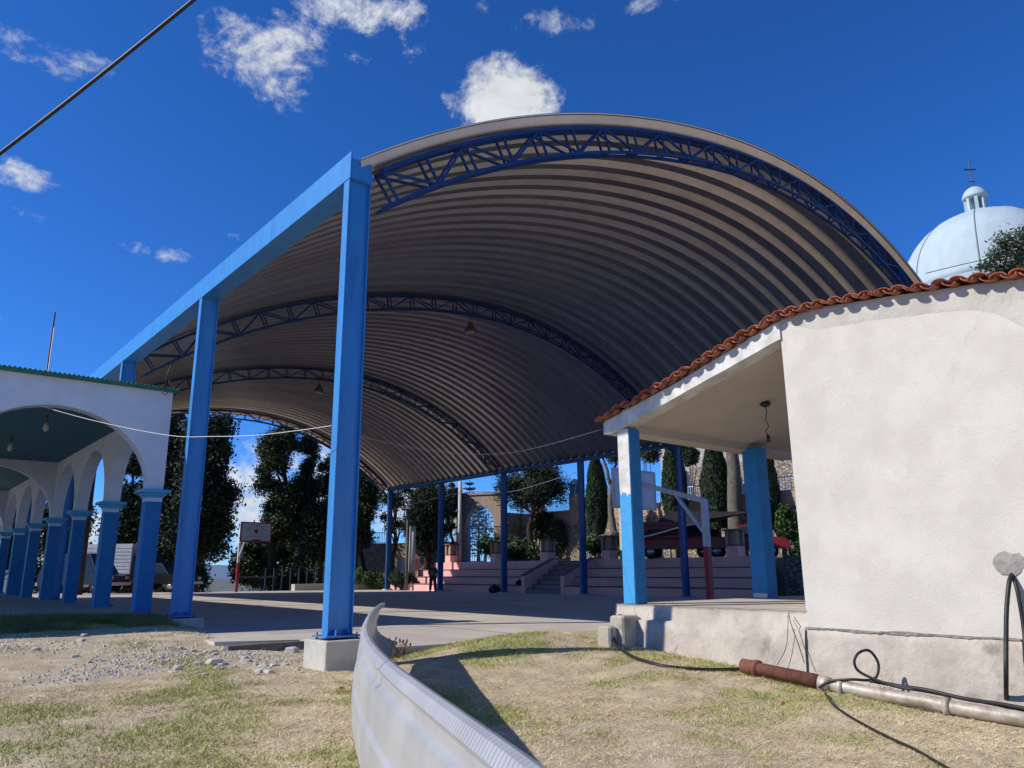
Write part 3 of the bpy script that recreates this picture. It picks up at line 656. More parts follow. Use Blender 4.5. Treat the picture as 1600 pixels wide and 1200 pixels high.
# porch base
YE = 8.507; PZ = .75
pb = MB(); vs = []; NU = 50
rows = [(-.2, .17), (.1, .145), (.36, .127), (.53, .11), (.543, .017), (.70, .0), (PZ-.025, -.008), (PZ, .017)]
for z, o_ in rows:
    for i in range(NU+1):
        yy = YC-.02+(YE-YC)*i/NU
        vs.append((WX-o_-.02*noise.noise(V((yy*2.3, z*4, 5)))-.012*noise.noise(V((yy*8, z*8, 6))), yy, z+.010*noise.noise(V((yy*3, 2, z)))))
pb.add(vs, [(j*(NU+1)+i, j*(NU+1)+i+1, (j+1)*(NU+1)+i+1, (j+1)*(NU+1)+i) for j in range(len(rows)-1) for i in range(NU)], True)
pb.add([(WX+.0, YC-.02, PZ-.004), (WX+.0, YE, PZ-.004), (WX+5.2, YE, PZ-.004), (WX+5.2, YC-.02, PZ-.004)], [(0, 1, 2, 3)])
pb.add([(WX-.16, YE-.02, -.2), (WX+5.2, YE-.02, -.2), (WX+5.2, YE-.02, PZ), (WX-.0, YE-.02, PZ)], [(0, 1, 2, 3)])
pb.build('porch_floor', 'plinth', house)
st = MB(); st.cbox(8.68, 9.06, 7.97, 8.25, -.05, .60, .025); st.build('step_block', 'plinth', house)
st = MB(); st.cbox(8.50, 8.675, 8.08, 8.34, -.05, .46, .025); st.build('step_block', 'plinth', house)
# pillars
def porch_pillar(x, y, hx, hy, zt, white):
    p = MB().cbox(x-hx, x+hx, y-hy, y+hy, PZ, zt, .012)
    o = p.build('pillar', 'bluepil', house)
    lf = MB().box(x-hx-.004, x-hx-.001, y-hy+.012, y+hy-.012, PZ+.01, zt-.005)
    if white:
        MB().box(x-hx-.004, x-hx-.001, y-hy+.012, y+hy-.012, PZ+.01, PZ+1.68).build('light_blue_face', 'bluepil2', o)  # paler panel paints the sunlit side of the pillar
        m = MB(); vs = []
        n = 24
        for i in range(n+1):
            yy = y-hy+.012+(2*hy-.024)*i/n; vs += [(x-hx-.006, yy, PZ+1.65+.10*noise.noise(V((i*.22, 4, 0)))+.05*i/n+.012*noise.noise(V((i*.9, 8, 0)))), (x-hx-.006, yy, zt-.005)]
        m.add(vs, [(2*i, 2*i+2, 2*i+3, 2*i+1) for i in range(n)]).build('unpainted_face', 'fascia', o)
    else:
        MB().box(x-hx-.004, x-hx-.001, y-hy+.02, y+hy-.02, PZ+.005, PZ+.085).build('chipped_foot', 'fascia', o)
porch_pillar(WX+.157, 8.228, .131, .127, 3.455, True)
porch_pillar(12.70, 8.177, .161, .161, 3.475, False)
# fascia beam along the gable side, front beam and soffit
def frake(y): return rake(y)-.02
fb = MB(); vs = []; N = 40
def fbot(y): return 3.442+(4.255-3.442)*(8.296-y)/(8.296-5.282)
for i in range(N+1):
    yy = YC-.01+(YE+.10-YC)*i/N; jx = .012*noise.noise(V((yy*3, 0, 4)))
    vs += [(WX-.035+jx, yy, max(3.409, fbot(yy))), (WX-.03+jx, yy, frake(yy)), (WX+.25, yy, frake(yy)), (WX+.25, yy, max(3.409, fbot(yy)))]
fb.add(vs, [(4*i+k, 4*i+4+k, 4*i+4+(k+1) % 4, 4*i+(k+1) % 4) for i in range(N) for k in range(4)]+[(0, 1, 2, 3), tuple(4*N+k for k in (3, 2, 1, 0))]).build('fascia', 'fascia', house)
MB().box(WX+.255, WX+5.25, YE-.28, YE+.093, 3.425, 3.612).build('front_beam', 'soffit', house)
MB().add([(WX+.26, YC-.05, 4.247), (WX+5.25, YC-.05, 4.247), (WX+5.25, YE-.28, 3.544), (WX+.26, YE-.28, 3.544), (WX+.26, YC-.05, 4.365), (WX+5.25, YC-.05, 4.365), (WX+5.25, YE-.28, 3.646), (WX+.26, YE-.28, 3.646)],
         [(3, 2, 1, 0), (4, 5, 6, 7), (0, 1, 5, 4), (1, 2, 6, 5), (2, 3, 7, 6), (3, 0, 4, 7)]).build('soffit', 'soffit', house)
rs = MB()
for ya, yb in ((YN, 2.455), (2.455, 4.825), (4.825, 5.333), (5.333, YE+.10)):
    za, zb = rake(ya), rake(yb)
    rs.add([(WX+.02, ya, za-.004), (WX+5.25, ya, za-.004), (WX+5.25, yb, zb-.004), (WX+.02, yb, zb-.004), (WX+.02, ya, za+.03), (WX+5.25, ya, za+.03), (WX+5.25, yb, zb+.03), (WX+.02, yb, zb+.03)],
           [(3, 2, 1, 0), (4, 5, 6, 7), (0, 1, 5, 4), (1, 2, 6, 5), (2, 3, 7, 6), (3, 0, 4, 7)])
rs.build('roof_slab', 'conc', house)
# clay tiles: every tile a curved shell laid across the edge
def tile_row():
    m = MB(); y = 8.58; k = 0
    while y > YN+.1:
        pitch = .092+.016*random.random()
        cover = k % 2 == 0
        s = (rake(min(8.6, y-.05))-rake(min(8.6, y+.05)))/.1
        for row in range(3):
            x0 = WX-(.155 if cover else .14)-.045*random.random()+row*.30; x1 = x0+.36; ty = random.uniform(-.016, .016); lift = random.uniform(-.013, .014); tw = random.uniform(-.16, .16)
            zc = rake(min(8.6, y))+row*.024+lift+(.062 if cover else .002)
            n = 9; vs = []; rr = (.076 if cover else .068)*random.uniform(.92, 1.1)
            for xx, dz, ra in ((x0, -.014, rr*1.08), (x1, .02, rr*.9)):
                for th in (0, .011):
                    for q in range(n):
                        a = math.pi*q/(n-1); r2 = ra+(th if cover else -th)
                        yy = -math.cos(a)*r2; zz = math.sin(a)*r2*.66
                        if not cover: zz = .056-zz
                        else: zz = zz-.03
                        vs.append((xx, y+ty+yy, zc+dz+zz-(s+tw)*yy))
            fs = []
            for q in range(n-1):
                fs += [(q, q+1, 2*n+q+1, 2*n+q), (n+q, 3*n+q, 3*n+q+1, n+q+1), (q, n+q, n+q+1, q+1), (2*n+q, 2*n+q+1, 3*n+q+1, 3*n+q)]
            fs += [(0, 2*n, 3*n, n), (n-1, 2*n-1, 4*n-1, 3*n-1)]
            m.add(vs, fs, True)
        y -= pitch; k += 1
    m.build('clay_tiles', 'tile', house)
tile_row()
# conduit hole patch on the wall
pm = MB(); c0 = V((WX-.03, 2.98, 1.29)); vs = [c0]
for i in range(14):
    a = 2*math.pi*i/14; r_ = .11+.06*random.random(); vs.append(c0+V((random.uniform(-.006, .006)+.02, math.cos(a)*r_*1.0, math.sin(a)*r_*.9)))
pm.add(vs, [(0, 1+i, 1+(i+1) % 14) for i in range(14)]).build('cement_patch', mat('raw_cement', (.25, .24, .22), (.33, .32, .29), 12, .95, bump=.6, bscale=30), house)
# bare hanging lamp holder
bl = thing('lamp_holder', 'bare lamp holder dangling on a curled wire from the porch ceiling', 'light fitting', (10.954, 6.772, 3.86))
B0 = V((10.954, 6.772, 3.86))
MB().lathe([(.07, .03), (.09, .0), (.06, -.04)], B0, 10).build('ceiling_rose', 'wire', bl)
MB().tube([B0+V((.02*math.sin(k*1.7), .025*math.cos(k*1.3), -.03-.043*k)) for k in range(13)], .007, 5).build('cord', 'wire', bl)
MB().tube([B0+V((0, 0, -.51)), B0+V((0, 0, -.62))], [.022, .032], 8).build('socket', 'wire', bl)

# ------------------------------------------------------------------ basketball hoops
def hoop(base, facing, label, lettering):
    t = thing('basketball_hoop', label, 'basketball hoop', base, 'basketball hoops at the ends of the court')
    B = V(base); s = facing                      # +1: the board faces +Y
    p = MB().bar(B, B+V((0, 0, 1.75)), .15, .15, V((0, 1, 0))).build('pole', 'red', t)
    MB().bar(B+V((0, 0, 1.75)), B+V((0, 0, 3.02)), .15, .15, V((0, 1, 0))).build('upper_pole', 'whitegrey', t)
    a = MB(); a.bar(B+V((0, 0, 2.98)), B+V((0, s*2.45, 3.70)), .13, .13); a.build('arm', 'whitegrey', t)
    MB().bar(B+V((0, 0, 2.05)), B+V((0, s*1.0, 3.26)), .08, .08).build('brace', 'whitegrey', t)
    y = B.y+s*2.5; x = B.x
    bd = MB().box(x-.9, x+.9, y-.02, y+.02, B.z+2.95, B.z+4.05).build('backboard', 'board', t)
    f = MB()
    for z in (2.95, 4.05): f.box(x-.95, x+.95, y-.035, y+.035, B.z+z-.04, B.z+z+.04)
    for dx in (-.92, .92): f.box(x+dx-.035, x+dx+.035, y-.035, y+.035, B.z+2.99, B.z+4.01)
    f.build('frame', 'red' if lettering else 'whitegrey', bd)
    fy = y+s*.024
    if lettering:
        e = MB(); n = 20; e.add([(x+.13*math.cos(2*math.pi*k/n), fy, B.z+3.55+.13*math.sin(2*math.pi*k/n)) for k in range(n)], [tuple(range(n))])
        e.build('round_emblem', 'red', bd)
        r_ = MB().box(x-.30, x+.30, fy-.004, fy+.004, B.z+3.0, B.z+3.06); r_.build('target_bar', 'red', bd)
        L = MB(); rr = random.Random(3)
        for k in range(9):                      # worn, unreadable arc of letters and a line below
            a_ = R(150-15*k); cx, cz = x+.58*math.cos(a_), B.z+3.36+.52*math.sin(a_)
            for q in range(3):
                ox, oz = rr.uniform(-.03, .03), rr.uniform(-.05, .05); L.box(cx+ox-.011, cx+ox+.011, fy-.002, fy+.003, cz+oz-.045, cz+oz+.045)
            L.box(cx-.035, cx+.035, fy-.002, fy+.0035, cz-.01, cz+.012)
        for k in range(11):
            cx = x-.55+.11*k; L.box(cx-.03, cx+.03, fy-.002, fy+.003, B.z+3.22, B.z+3.24+rr.uniform(0, .05))
        L.build('lettering', 'boardtext', bd)
    rm = MB(); rm.tube([(x+.225*math.cos(2*math.pi*k/20), y+s*(.15+.225)+.225*math.sin(2*math.pi*k/20), B.z+3.05) for k in range(21)], .012, 6)
    rm.box(x-.06, x+.06, y+s*.02, y+s*.16, B.z+3.0, B.z+3.05); rm.build('rim', 'red', t)
    return t
hoop((18.0, 48.3, court_z(18, 0)), -1, 'far basketball hoop with red framed lettered board and red foot', True)
hoop((17.6, 13.0, court_z(17, 0)), 1, 'near basketball hoop seen from behind with grey arm and red lower pole', False)

# ------------------------------------------------------------------ pink bleachers
BX = 29.55; SD = .82; SH = .46
def bleacher(ya, yb, label, left_taper, right_taper):
    t = thing('bleachers', label, 'bleachers', (BX, (ya+yb)/2, 0), 'pink stepped seating along the court')
    for k in range(4):
        y0, y1 = ya+right_taper*k, yb-left_taper*k
        zt = SH*(k+1) if k < 3 else 1.86
        MB().box(BX+SD*k, BX+SD*(k+1)+(.4 if k == 3 else 0), y0, y1, -.1 if k == 0 else SH*k-.05, zt-.05 if k < 3 else zt).build('step', 'pink', t)
        if k < 3: MB().box(BX+SD*k-.035, BX+SD*(k+1)+.02, y0-.02, y1+.02, zt-.05, zt).build('tread', 'tread', t)
    return t
YS0, YS1 = 31.6, 34.6              # the stairs' gap
bl1 = bleacher(YS1+.3, 49.6, 'long pink bleachers left of the stairs, partly sunlit', .55, 0)
bl2 = bleacher(19.6, YS0-.3, 'shaded pink bleachers right of the stairs behind the porch pillars', 0, .35)
stt = thing('staircase', 'short concrete staircase with pink sloping side walls between the two bleachers', 'staircase', (BX, 33, 0))
for k in range(7):
    MB().box(BX+.15+.42*k, BX+.15+.42*(k+1)+.02, YS0+.02, YS1-.02, -.1, .26*(k+1)-.04).build('riser', 'stair', stt)
    MB().box(BX+.11+.42*k, BX+.15+.42*(k+1)+.03, YS0+.03, YS1-.03, .26*(k+1)-.04, .26*(k+1)).build('tread', 'tread', stt)
for y in (YS0-.3, YS1):
    c = MB().prism([(BX-.02, -.1), (BX+3.7, -.1), (BX+3.7, 1.92), (BX+2.3, 1.92), (BX-.02, .98)], 'y', y+.004, y+.296).build('side_wall', 'pink', stt)
    MB().prism([(BX-.05, .98), (BX+2.3, 1.92), (BX+3.7, 1.92), (BX+3.7, 1.97), (BX+2.28, 1.97), (BX-.05, 1.03)], 'y', y-.02, y+.32).build('coping', 'tread', c)
# raised terrace behind
ter = MB().box(BX+3.72, 47, 10, 50.2, -.3, 1.80); o = ter.build('terrace', mat('terrace_earth', (.30, .25, .18), (.22, .19, .13), 2, .95)); tag(o, kind='structure')
rw = MB().box(BX+2.2, BX+3.7, 10.2, 19.4, -.2, 1.86); tag(rw.build('retaining_wall', 'rubbledk'), 'dark block retaining wall right of the bleachers behind the porch', 'wall')
pt = thing('pedestal', 'pink stepped pedestal at the left end of the bleachers top', 'pedestal', (BX+2.6, 50.2, 0))
MB().prism([(50.0, 1.3), (51.0, 1.3), (51.0, 2.85), (50.55, 2.85), (50.0, 2.2)], 'x', BX+2.2, BX+2.8).build('base', 'pink', pt)
MB().box(BX+2.15, BX+2.85, 51.02, 52.2, .9, 2.3).build('side_block', 'conc', pt)
def planter_post(y, label):
    t = thing('lantern_post', label, 'post', (BX+3.3, y, 1.86), 'short brick posts along the bleachers top')
    x = BX+3.3
    MB().cbox(x-.33, x+.33, y-.33, y+.33, 1.80, 2.38, .02).build('base', 'pink', t)
    m = MB()
    for dx in (-.25, .25):
        for dy in (-.25, .25): m.box(x+dx-.08, x+dx+.08, y+dy-.08, y+dy+.08, 2.38, 3.1)
    m.box(x-.2, x+.2, y-.2, y+.2, 2.38, 3.09); m.build('shaft', 'brick', t)
    MB().box(x-.42, x+.42, y-.42, y+.42, 3.1, 3.18).build('cap', 'tread', t); MB().box(x-.36, x+.36, y-.36, y+.36, 2.38, 2.44).build('moulding', 'tread', t)
for y, l in ((46.6, 'short brick lantern post nearest the stone gateway on its left'), (41.3, 'short brick lantern post in front of the gateway opening'), (36.2, 'short brick post left of the staircase top'), (31.0, 'short brick post right of the staircase top'), (22.6, 'short pink post beside the red truck')):
    planter_post(y, l)

# ------------------------------------------------------------------ stone walls, gateway, railings behind
def railing(name, label, a, b, z0, z1, n, m='iron'):
    t = MB(); a, b = V(a), V(b)
    for z in (z0+.06, z1-.04): t.bar(a+V((0, 0, z)), b+V((0, 0, z)), .05, .05)
    for k in range(n+1):
        p = a.lerp(b, k/n); t.bar(p+V((0, 0, z0)), p+V((0, 0, z1)), .028, .028)
    return tag(t.build(name, m), label, 'railing', 'iron railings on the stone walls')
HX = 40.2
wl = thing('stone_wall', 'high rubble stone retaining wall with brick band behind the court', 'wall', (HX, 33, 1.8))
MB().box(HX, HX+.8, 14, 47.9, 1.5, 4.75).build('rubble_face', 'rubble', wl)
MB().box(HX-.04, HX+.8, 14, 47.9, 4.75, 5.6).build('brick_band', 'brick', wl)
for y in (45.4, 41.5, 27.5):
    MB().box(HX-.10, HX+.55, y-.3, y+.3, 4.5, 6.75).build('pier', 'brickstone', wl)
railing('iron_railing', 'pale iron railing on the brick band between gateway and pine', (HX+.3, 47.8, 0), (HX+.3, 45.8, 0), 5.6, 6.45, 14)
railing('iron_railing', 'pale iron railing on the brick band between pine and teal lantern', (HX+.3, 45.0, 0), (HX+.3, 41.9, 0), 5.6, 6.45, 22)
railing('iron_railing', 'pale iron railing behind the basketball backboard and cypresses', (HX+.3, 41.1, 0), (HX+.3, 14.2, 0), 5.6, 6.5, 140)
lt = thing('roof_lantern', 'small teal cupola lantern on a brick pier above the stone wall', 'lantern', (HX+.22, 41.5, 6.75))
m_ = MB()
for k in range(6):
    a = math.pi*k/3; m_.box(HX+.22+.30*math.cos(a)-.05, HX+.22+.30*math.cos(a)+.05, 41.5+.30*math.sin(a)-.05, 41.5+.30*math.sin(a)+.05, 6.75, 7.45)
m_.build('posts', 'lanternc', lt); MB().lathe([(.45, 7.45), (.45, 7.53), (.33, 7.6), (.30, 7.75), (.2, 7.9), (.04, 7.97)], (HX+.22, 41.5, 0), 12).build('cupola', 'lanternc', lt)
ug = MB().box(HX+.81, 75, 5, 47.8, -.4, 5.2); tag(ug.build('upper_ground', 'greyplaster'), kind='structure')
uw = MB().box(47.5, 48.3, 11, 39.0, 5.1, 11.0); tag(uw.build('garden_wall', 'greyplaster'), 'pale plaster wall up on the upper terrace behind the cypresses', 'wall')
us = MB().box(46.5, 47.4, 14, 35.5, 5.1, 8.6); vs = us.v
tag(us.build('stone_wall', 'rubble'), 'light rubble wall on the upper terrace above the railing', 'wall')
# gateway
GA, GB = at(716, 880, 61.0), at(790, 880, 59.5); GA.z = GB.z = 1.6
gd = (GB-GA); gl = gd.length; gd.normalize(); gn = V((-gd.y, gd.x, 0))
gate = thing('gateway', 'old brick gateway arch with a tall pale blue iron gate', 'gateway', tuple((GA+GB)/2))
def G(u, n, z): return GA+gd*u+gn*n+V((0, 0, z-1.6))
def gbox(mb, u0, u1, n0, n1, z0, z1):
    P = [G(u, n, z) for z in (z0, z1) for u, n in ((u0, n0), (u1, n0), (u1, n1), (u0, n1))]
    return mb.add(P, [(0, 3, 2, 1), (4, 5, 6, 7), (0, 1, 5, 4), (1, 2, 6, 5), (2, 3, 7, 6), (3, 0, 4, 7)])
o0, o1 = gl*.19, gl*.80; zsp, ztop = 4.75, 7.15; rise = 1.55
w_ = MB(); line = [(0, zsp)]+[((o0+o1)/2-(o1-o0)/2*math.cos(math.pi*k/20), zsp+rise*math.sin(math.pi*k/20)) for k in range(21)]+[(gl, zsp)]
for (a, za), (b, zb) in zip(line[:-1], line[1:]):
    if b-a < 1e-6: continue
    P = [G(a, -.4, za), G(b, -.4, zb), G(b, -.4, ztop), G(a, -.4, ztop), G(a, .4, za), G(b, .4, zb), G(b, .4, ztop), G(a, .4, ztop)]
    w_.add(P, [(0, 1, 2, 3), (7, 6, 5, 4), (0, 4, 5, 1), (3, 2, 6, 7)])
gbox(w_, 0, o0, -.4, .4, 1.6, zsp); gbox(w_, o1, gl, -.4, .4, 1.6, zsp); w_.build('arch_wall', 'brickstone', gate)
q_ = MB(); gbox(q_, -.08, gl+.08, -.5, .5, ztop, ztop+.16); gbox(q_, -.05, o0+.05, -.46, .46, zsp-.1, zsp); gbox(q_, o1-.05, gl+.05, -.46, .46, zsp-.1, zsp); q_.build('moulding', 'brick', gate)
ig = MB()
for k in range(13):
    u = o0+.05+(o1-o0-.1)*k/12
    zt_ = zsp+rise*math.sqrt(max(0, 1-((u-(o0+o1)/2)/((o1-o0)/2))**2))
    if u < o0+(o1-o0)*.62 or k in (12,): ig.bar(G(u, 0, 1.9), G(u, 0, zsp), .03, .03)
    ig.bar(G(u, 0, zsp), G(u, 0, zt_-.03), .03, .03)
for z in (2.0, 2.9, 3.9, 4.7):
    ig.bar(G(o0, 0, z), G(o0+(o1-o0)*.6, 0, z), .07, .07)
ig.bar(G(o0, 0, zsp), G(o1, 0, zsp), .07, .07); ig.bar(G(o0+(o1-o0)*.6, 0, 1.9), G(o0+(o1-o0)*.6, 0, zsp), .07, .07); ig.bar(G(o0+.1, 0, 1.9), G(o0+.1, 0, zsp), .08, .08)
ig.build('iron_gate', 'iron', gate)
cx_ = MB(); c_ = at(759, 860, 66); c_.z = 1.6; cx_.bar(c_, c_+V((0, 0, 4.2)), .14, .14, V((0, 1, 0))); cx_.bar(c_+rt0*-.7+V((0, 0, 3.2)), c_+rt0*.7+V((0, 0, 3.2)), .14, .14)
tag(cx_.build('wooden_cross', 'irondk'), 'dark cross standing behind the brick gateway', 'cross')
# low stone walls left of the gateway
def wallseg(name, label, a, b, z0, z1, th, m, n=1):
    a, b = V(a), V(b); d = (b-a); d.z = 0; d.normalize(); nn = V((-d.y, d.x, 0))*th/2
    mb = MB(); P = [p+s*nn+V((0, 0, z)) for z in (z0, z1) for p, s in ((a, -1), (b, -1), (b, 1), (a, 1))]
    mb.add(P, [(0, 3, 2, 1), (4, 5, 6, 7), (0, 1, 5, 4), (1, 2, 6, 5), (2, 3, 7, 6), (3, 0, 4, 7)])
    return tag(mb.build(name, m), label, 'wall')
ga_, gb_ = GB.copy(), V((HX+.4, 47.6, 0)); ga_.z = 0
wallseg('stone_wall', 'short rubble wall linking the gateway to the high retaining wall', ga_, gb_, 1.5, 5.7, .5, 'rubble')
a1, b1 = at(530, 880, 66), at(716, 880, 61); a1.z = b1.z = 0
wallseg('stone_wall', 'low rubble stone wall left of the brick gateway', a1, b1, -.4, 3.55, .6, 'rubble')
railing('iron_railing', 'white railing on the low stone wall left of the gateway', at(552, 880, 65.5)*1, at(603, 880, 64), 0, 0, 1) if False else None
ra, rb_ = a1.lerp(b1, .1), a1.lerp(b1, .42)
railing('iron_railing', 'white iron railing on the low stone wall left of the gateway', ra, rb_, 3.55, 4.5, 22, 'whitegrey')
vb = thing('small_outbuilding', 'low dark building with an arched opening left of the gateway', 'building', tuple(at(695, 830, 75)))
va, vb_ = at(655, 830, 76), at(716, 830, 74); va.z = vb_.z = 0
dd = (vb_-va); dl = dd.length; dd.normalize(); dn_ = V((-dd.y, dd.x, 0))
def H(u, n, z): return va+dd*u+dn_*n+V((0, 0, z))
mb = MB(); line = [(0, 4.9)]+[(dl*.78-.75*math.cos(math.pi*k/12), 4.9+.75*math.sin(math.pi*k/12)) for k in range(13)]+[(dl, 4.9)]
for (a, za), (b, zb) in zip(line[:-1], line[1:]):
    if b-a < 1e-6: continue
    P = [H(a, -.3, za), H(b, -.3, zb), H(b, -.3, 6.5), H(a, -.3, 6.5), H(a, .3, za), H(b, .3, zb), H(b, .3, 6.5), H(a, .3, 6.5)]
    mb.add(P, [(0, 1, 2, 3), (7, 6, 5, 4), (0, 4, 5, 1), (3, 2, 6, 7)])
def hbox(m, u0, u1, z0, z1, n0=-.3, n1=.3):
    P = [H(u, n, z) for z in (z0, z1) for u, n in ((u0, n0), (u1, n0), (u1, n1), (u0, n1))]
    m.add(P, [(0, 3, 2, 1), (4, 5, 6, 7), (0, 1, 5, 4), (1, 2, 6, 5), (2, 3, 7, 6), (3, 0, 4, 7)])
hbox(mb, 0, dl*.78-.75, -.5, 4.9); hbox(mb, dl*.78+.75, dl, -.5, 4.9); hbox(mb, dl*.78-.75, dl*.78+.75, -.5, 3.6); mb.build('wall', 'greyplaster', vb)
m2 = MB(); hbox(m2, -.1, dl+.1, 6.5, 6.72, -.4, .4); m2.build('roof_edge', 'tread', vb)
m2 = MB()
for k in range(5): m2.bar(H(dl*.78-.6+.3*k, 0, 3.6), H(dl*.78-.6+.3*k, 0, 5.6), .04, .04)
for z in (4.2, 4.9): m2.bar(H(dl*.78-.75, 0, z), H(dl*.78+.75, 0, z), .04, .04)
m2.build('window_grille', 'iron', vb)
# concrete posts and utility pole
def post(name, label, cat, px, pyt, w, zb, r, m):
    p = at(px, pyt, w); t = MB().tube([(p.x, p.y, zb), tuple(p)], [r*1.2, r], 8).build(name, m); return tag(t, label, cat)
post('utility_pole', 'square grey concrete utility pole in front of the gateway', 'pole', 719, 752, 57, 1.7, .13, 'conc')
post('concrete_post', 'rough concrete post beside the bare tree left of the bleachers', 'post', 645, 822, 56, .2, .22, 'conc')
post('lamp_post', 'thin grey post left of the bleachers in front of the stone wall', 'post', 638, 795, 54, .1, .10, 'barkpale')
post('flagpole', 'tall thin metal flagpole rising behind the arcade roof', 'flagpole', 86, 488, 45, 0, .045, 'bolt')
post('flagpole_rope_pole', 'slim white pole beside the dark flagpole', 'pole', 85, 512, 45.2, 0, .035, 'rope')
hd = at(578, 905, 57); hd.z = 0
hb = MB().box(hd.x-6, hd.x+.5, hd.y-.3, hd.y+.3, -.2, .45); tag(hb.build('kerb_planter', 'conc'), 'low concrete planter edge in front of the stone wall', 'planter')

# ------------------------------------------------------------------ trees
def leafcloud(centers, radii, n, size, squash=1.0, jit=.5, droop=0.0):
    n = int(n*1.7); size = size*.82
    """n small leaf faces spread through ellipsoidal clumps (denser at the surface)"""
    centers = np.asarray(centers, float); radii = np.asarray(radii, float)
    if radii.ndim == 1: radii = np.repeat(radii[:, None], 3, 1)
    wgt = (radii.prod(1))**.7; wgt /= wgt.sum()
    idx = rng.choice(len(centers), n, p=wgt)
    d = rng.normal(size=(n, 3)); d /= np.linalg.norm(d, axis=1)[:, None]
    rr = rng.random(n)**.45*(1+.25*rng.normal(size=n))
    c = centers[idx]+d*rr[:, None]*radii[idx]
    ax = rng.normal(size=(n, 3)); ax /= np.linalg.norm(ax, axis=1)[:, None]
    ax[:, 2] -= droop; ax /= np.linalg.norm(ax, axis=1)[:, None]
    bx = np.cross(ax, rng.normal(size=(n, 3))); bx /= np.linalg.norm(bx, axis=1)[:, None]+1e-9
    s = size*(.6+.8*rng.random(n))[:, None]
    v = np.stack([c-ax*s, c+bx*s*squash*.5, c+ax*s, c-bx*s*squash*.5], 1).reshape(-1, 3)
    f = np.arange(4*n).reshape(n, 4)
    return v, f
def limb(mb, a, b, r0, r1, n=7, wob=.12, nseg=5):
    a, b = V(a), V(b); L = (b-a).length; pts = []; rs = []
    for k in range(nseg+1):
        t = k/nseg; p = a.lerp(b, t)
        if 0 < k < nseg: p = p+V((random.uniform(-1, 1), random.uniform(-1, 1), random.uniform(-.5, .5)))*wob*L*.12
        pts.append(p); rs.append(r0+(r1-r0)*t)
    mb.tube(pts, rs, n); return pts
def tree(name, label, cat, base, clumps, radii, nleaf, lsize, crown_mat, trunk_r, top, bark='bark', limbs=6, squash=1.0, droop=0, group=None, trunk_pts=None):
    t = thing(name, label, cat, tuple(base), group); B = V(base)
    m = MB(); top = V(top)
    pts = limb(m, B-V((0, 0, .2)), top, trunk_r, trunk_r*.25, 9, .35, 7)
    cl = [V(c) for c in clumps]
    order = sorted(range(len(cl)), key=lambda i: -max(radii[i]) if hasattr(radii[i], '__len__') else -radii[i])[:limbs]
    for i in order:
        c = cl[i]; 
        k = min(range(len(pts)), key=lambda j: abs(pts[j].z-(B.z+(c.z-B.z)*.72)))
        limb(m, pts[k], c, trunk_r*(.5-.3*k/len(pts)), trunk_r*.08, 6, .6, 4)
    m.build('trunk', bark, t)
    v, f = leafcloud(clumps, radii, nleaf, lsize, squash, droop=droop)
    npmesh('crown', v, f, crown_mat, t)
    return t
def scatter_clumps(base, z0, z1, hw, n, rad, prof=lambda t: 1.0):
    out = []; rs = []
    for _ in range(n):
        t = random.random(); a = random.uniform(0, 2*math.pi); q = hw*prof(t)*math.sqrt(random.random())
        out.append((base[0]+q*math.cos(a), base[1]+q*math.sin(a), z0+(z1-z0)*t)); rs.append(rad*random.uniform(.6, 1.3)*(.5+.5*prof(t)))
    return out, rs
def bx(px, w, z=0.0):
    p = at(px, 890, w); p.z = z; return p
def zpx(y, w): return CAM_H+(893.5-y)*w/FPX*1.0
def stdtree(name, label, px, w, ytop, ybot, hwpx, mat_, n=24, nleaf=9000, ls=.17, prof=None, zb=0, tr=.25, bark='bark', squash=1, rad=None, limbs=8, topf=.97, droop=0, cat='tree', lean=0):
    b = bx(px, w, zb); z1 = zpx(ytop, w); z0 = zpx(ybot, w); hw = hwpx*w/FPX
    prof = prof or (lambda t: math.sin(math.pi*min(1, .12+.82*t))**.7)
    r = rad or hw*.42
    c, rs = scatter_clumps((b.x, b.y), z0+r*.6, z1-r*.6, hw-r*.6, n, r, prof)
    return tree(name, label, cat, b, c, rs, nleaf, ls, mat_, tr, (b.x+lean, b.y, z0+(z1-z0)*topf-r), bark, limbs, squash, droop)
cone = lambda t: max(.12, 1-t)**.6
# two tall cedars at the far end of the court
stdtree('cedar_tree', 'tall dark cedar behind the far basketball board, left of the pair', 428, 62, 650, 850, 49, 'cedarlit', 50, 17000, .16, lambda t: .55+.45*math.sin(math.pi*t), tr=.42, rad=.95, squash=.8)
stdtree('cedar_tree', 'tall narrow dark cedar beside the near blue column, right of the pair', 474, 63, 675, 850, 27, 'cedar', 30, 11000, .16, lambda t: .9-.55*t, tr=.36, rad=.85, squash=.8)
stdtree('cedar_tree', 'small loose cedar leaning out right of the tall pair', 503, 66, 700, 860, 30, 'cedar', 20, 6000, .16, tr=.22, rad=.7)
stdtree('evergreen_tree', 'rounded dark evergreen low beside the near blue column', 497, 58, 780, 885, 38, 'cedar', 24, 11000, .16, tr=.22, rad=1.0, n_=0) if False else stdtree('evergreen_tree', 'rounded dark evergreen low beside the near blue column', 497, 58, 782, 885, 38, 'cedar', 24, 11000, .16, tr=.22, rad=.95)
stdtree('evergreen_tree', 'broad dark evergreen behind the second blue column', 308, 56, 640, 872, 60, 'cedar', 66, 27000, .17, lambda t: .95-.35*t, tr=.34, rad=1.2)
stdtree('evergreen_tree', 'dense dark evergreen between the arcade and the second blue column', 248, 60, 630, 890, 36, 'cedar', 40, 15000, .18, lambda t: .95-.4*t, tr=.3, rad=1.1)
stdtree('evergreen_tree', 'dark evergreen behind the first gap of the arcade', 190, 66, 690, 895, 42, 'cedar', 34, 10000, .2, tr=.3, rad=1.3)
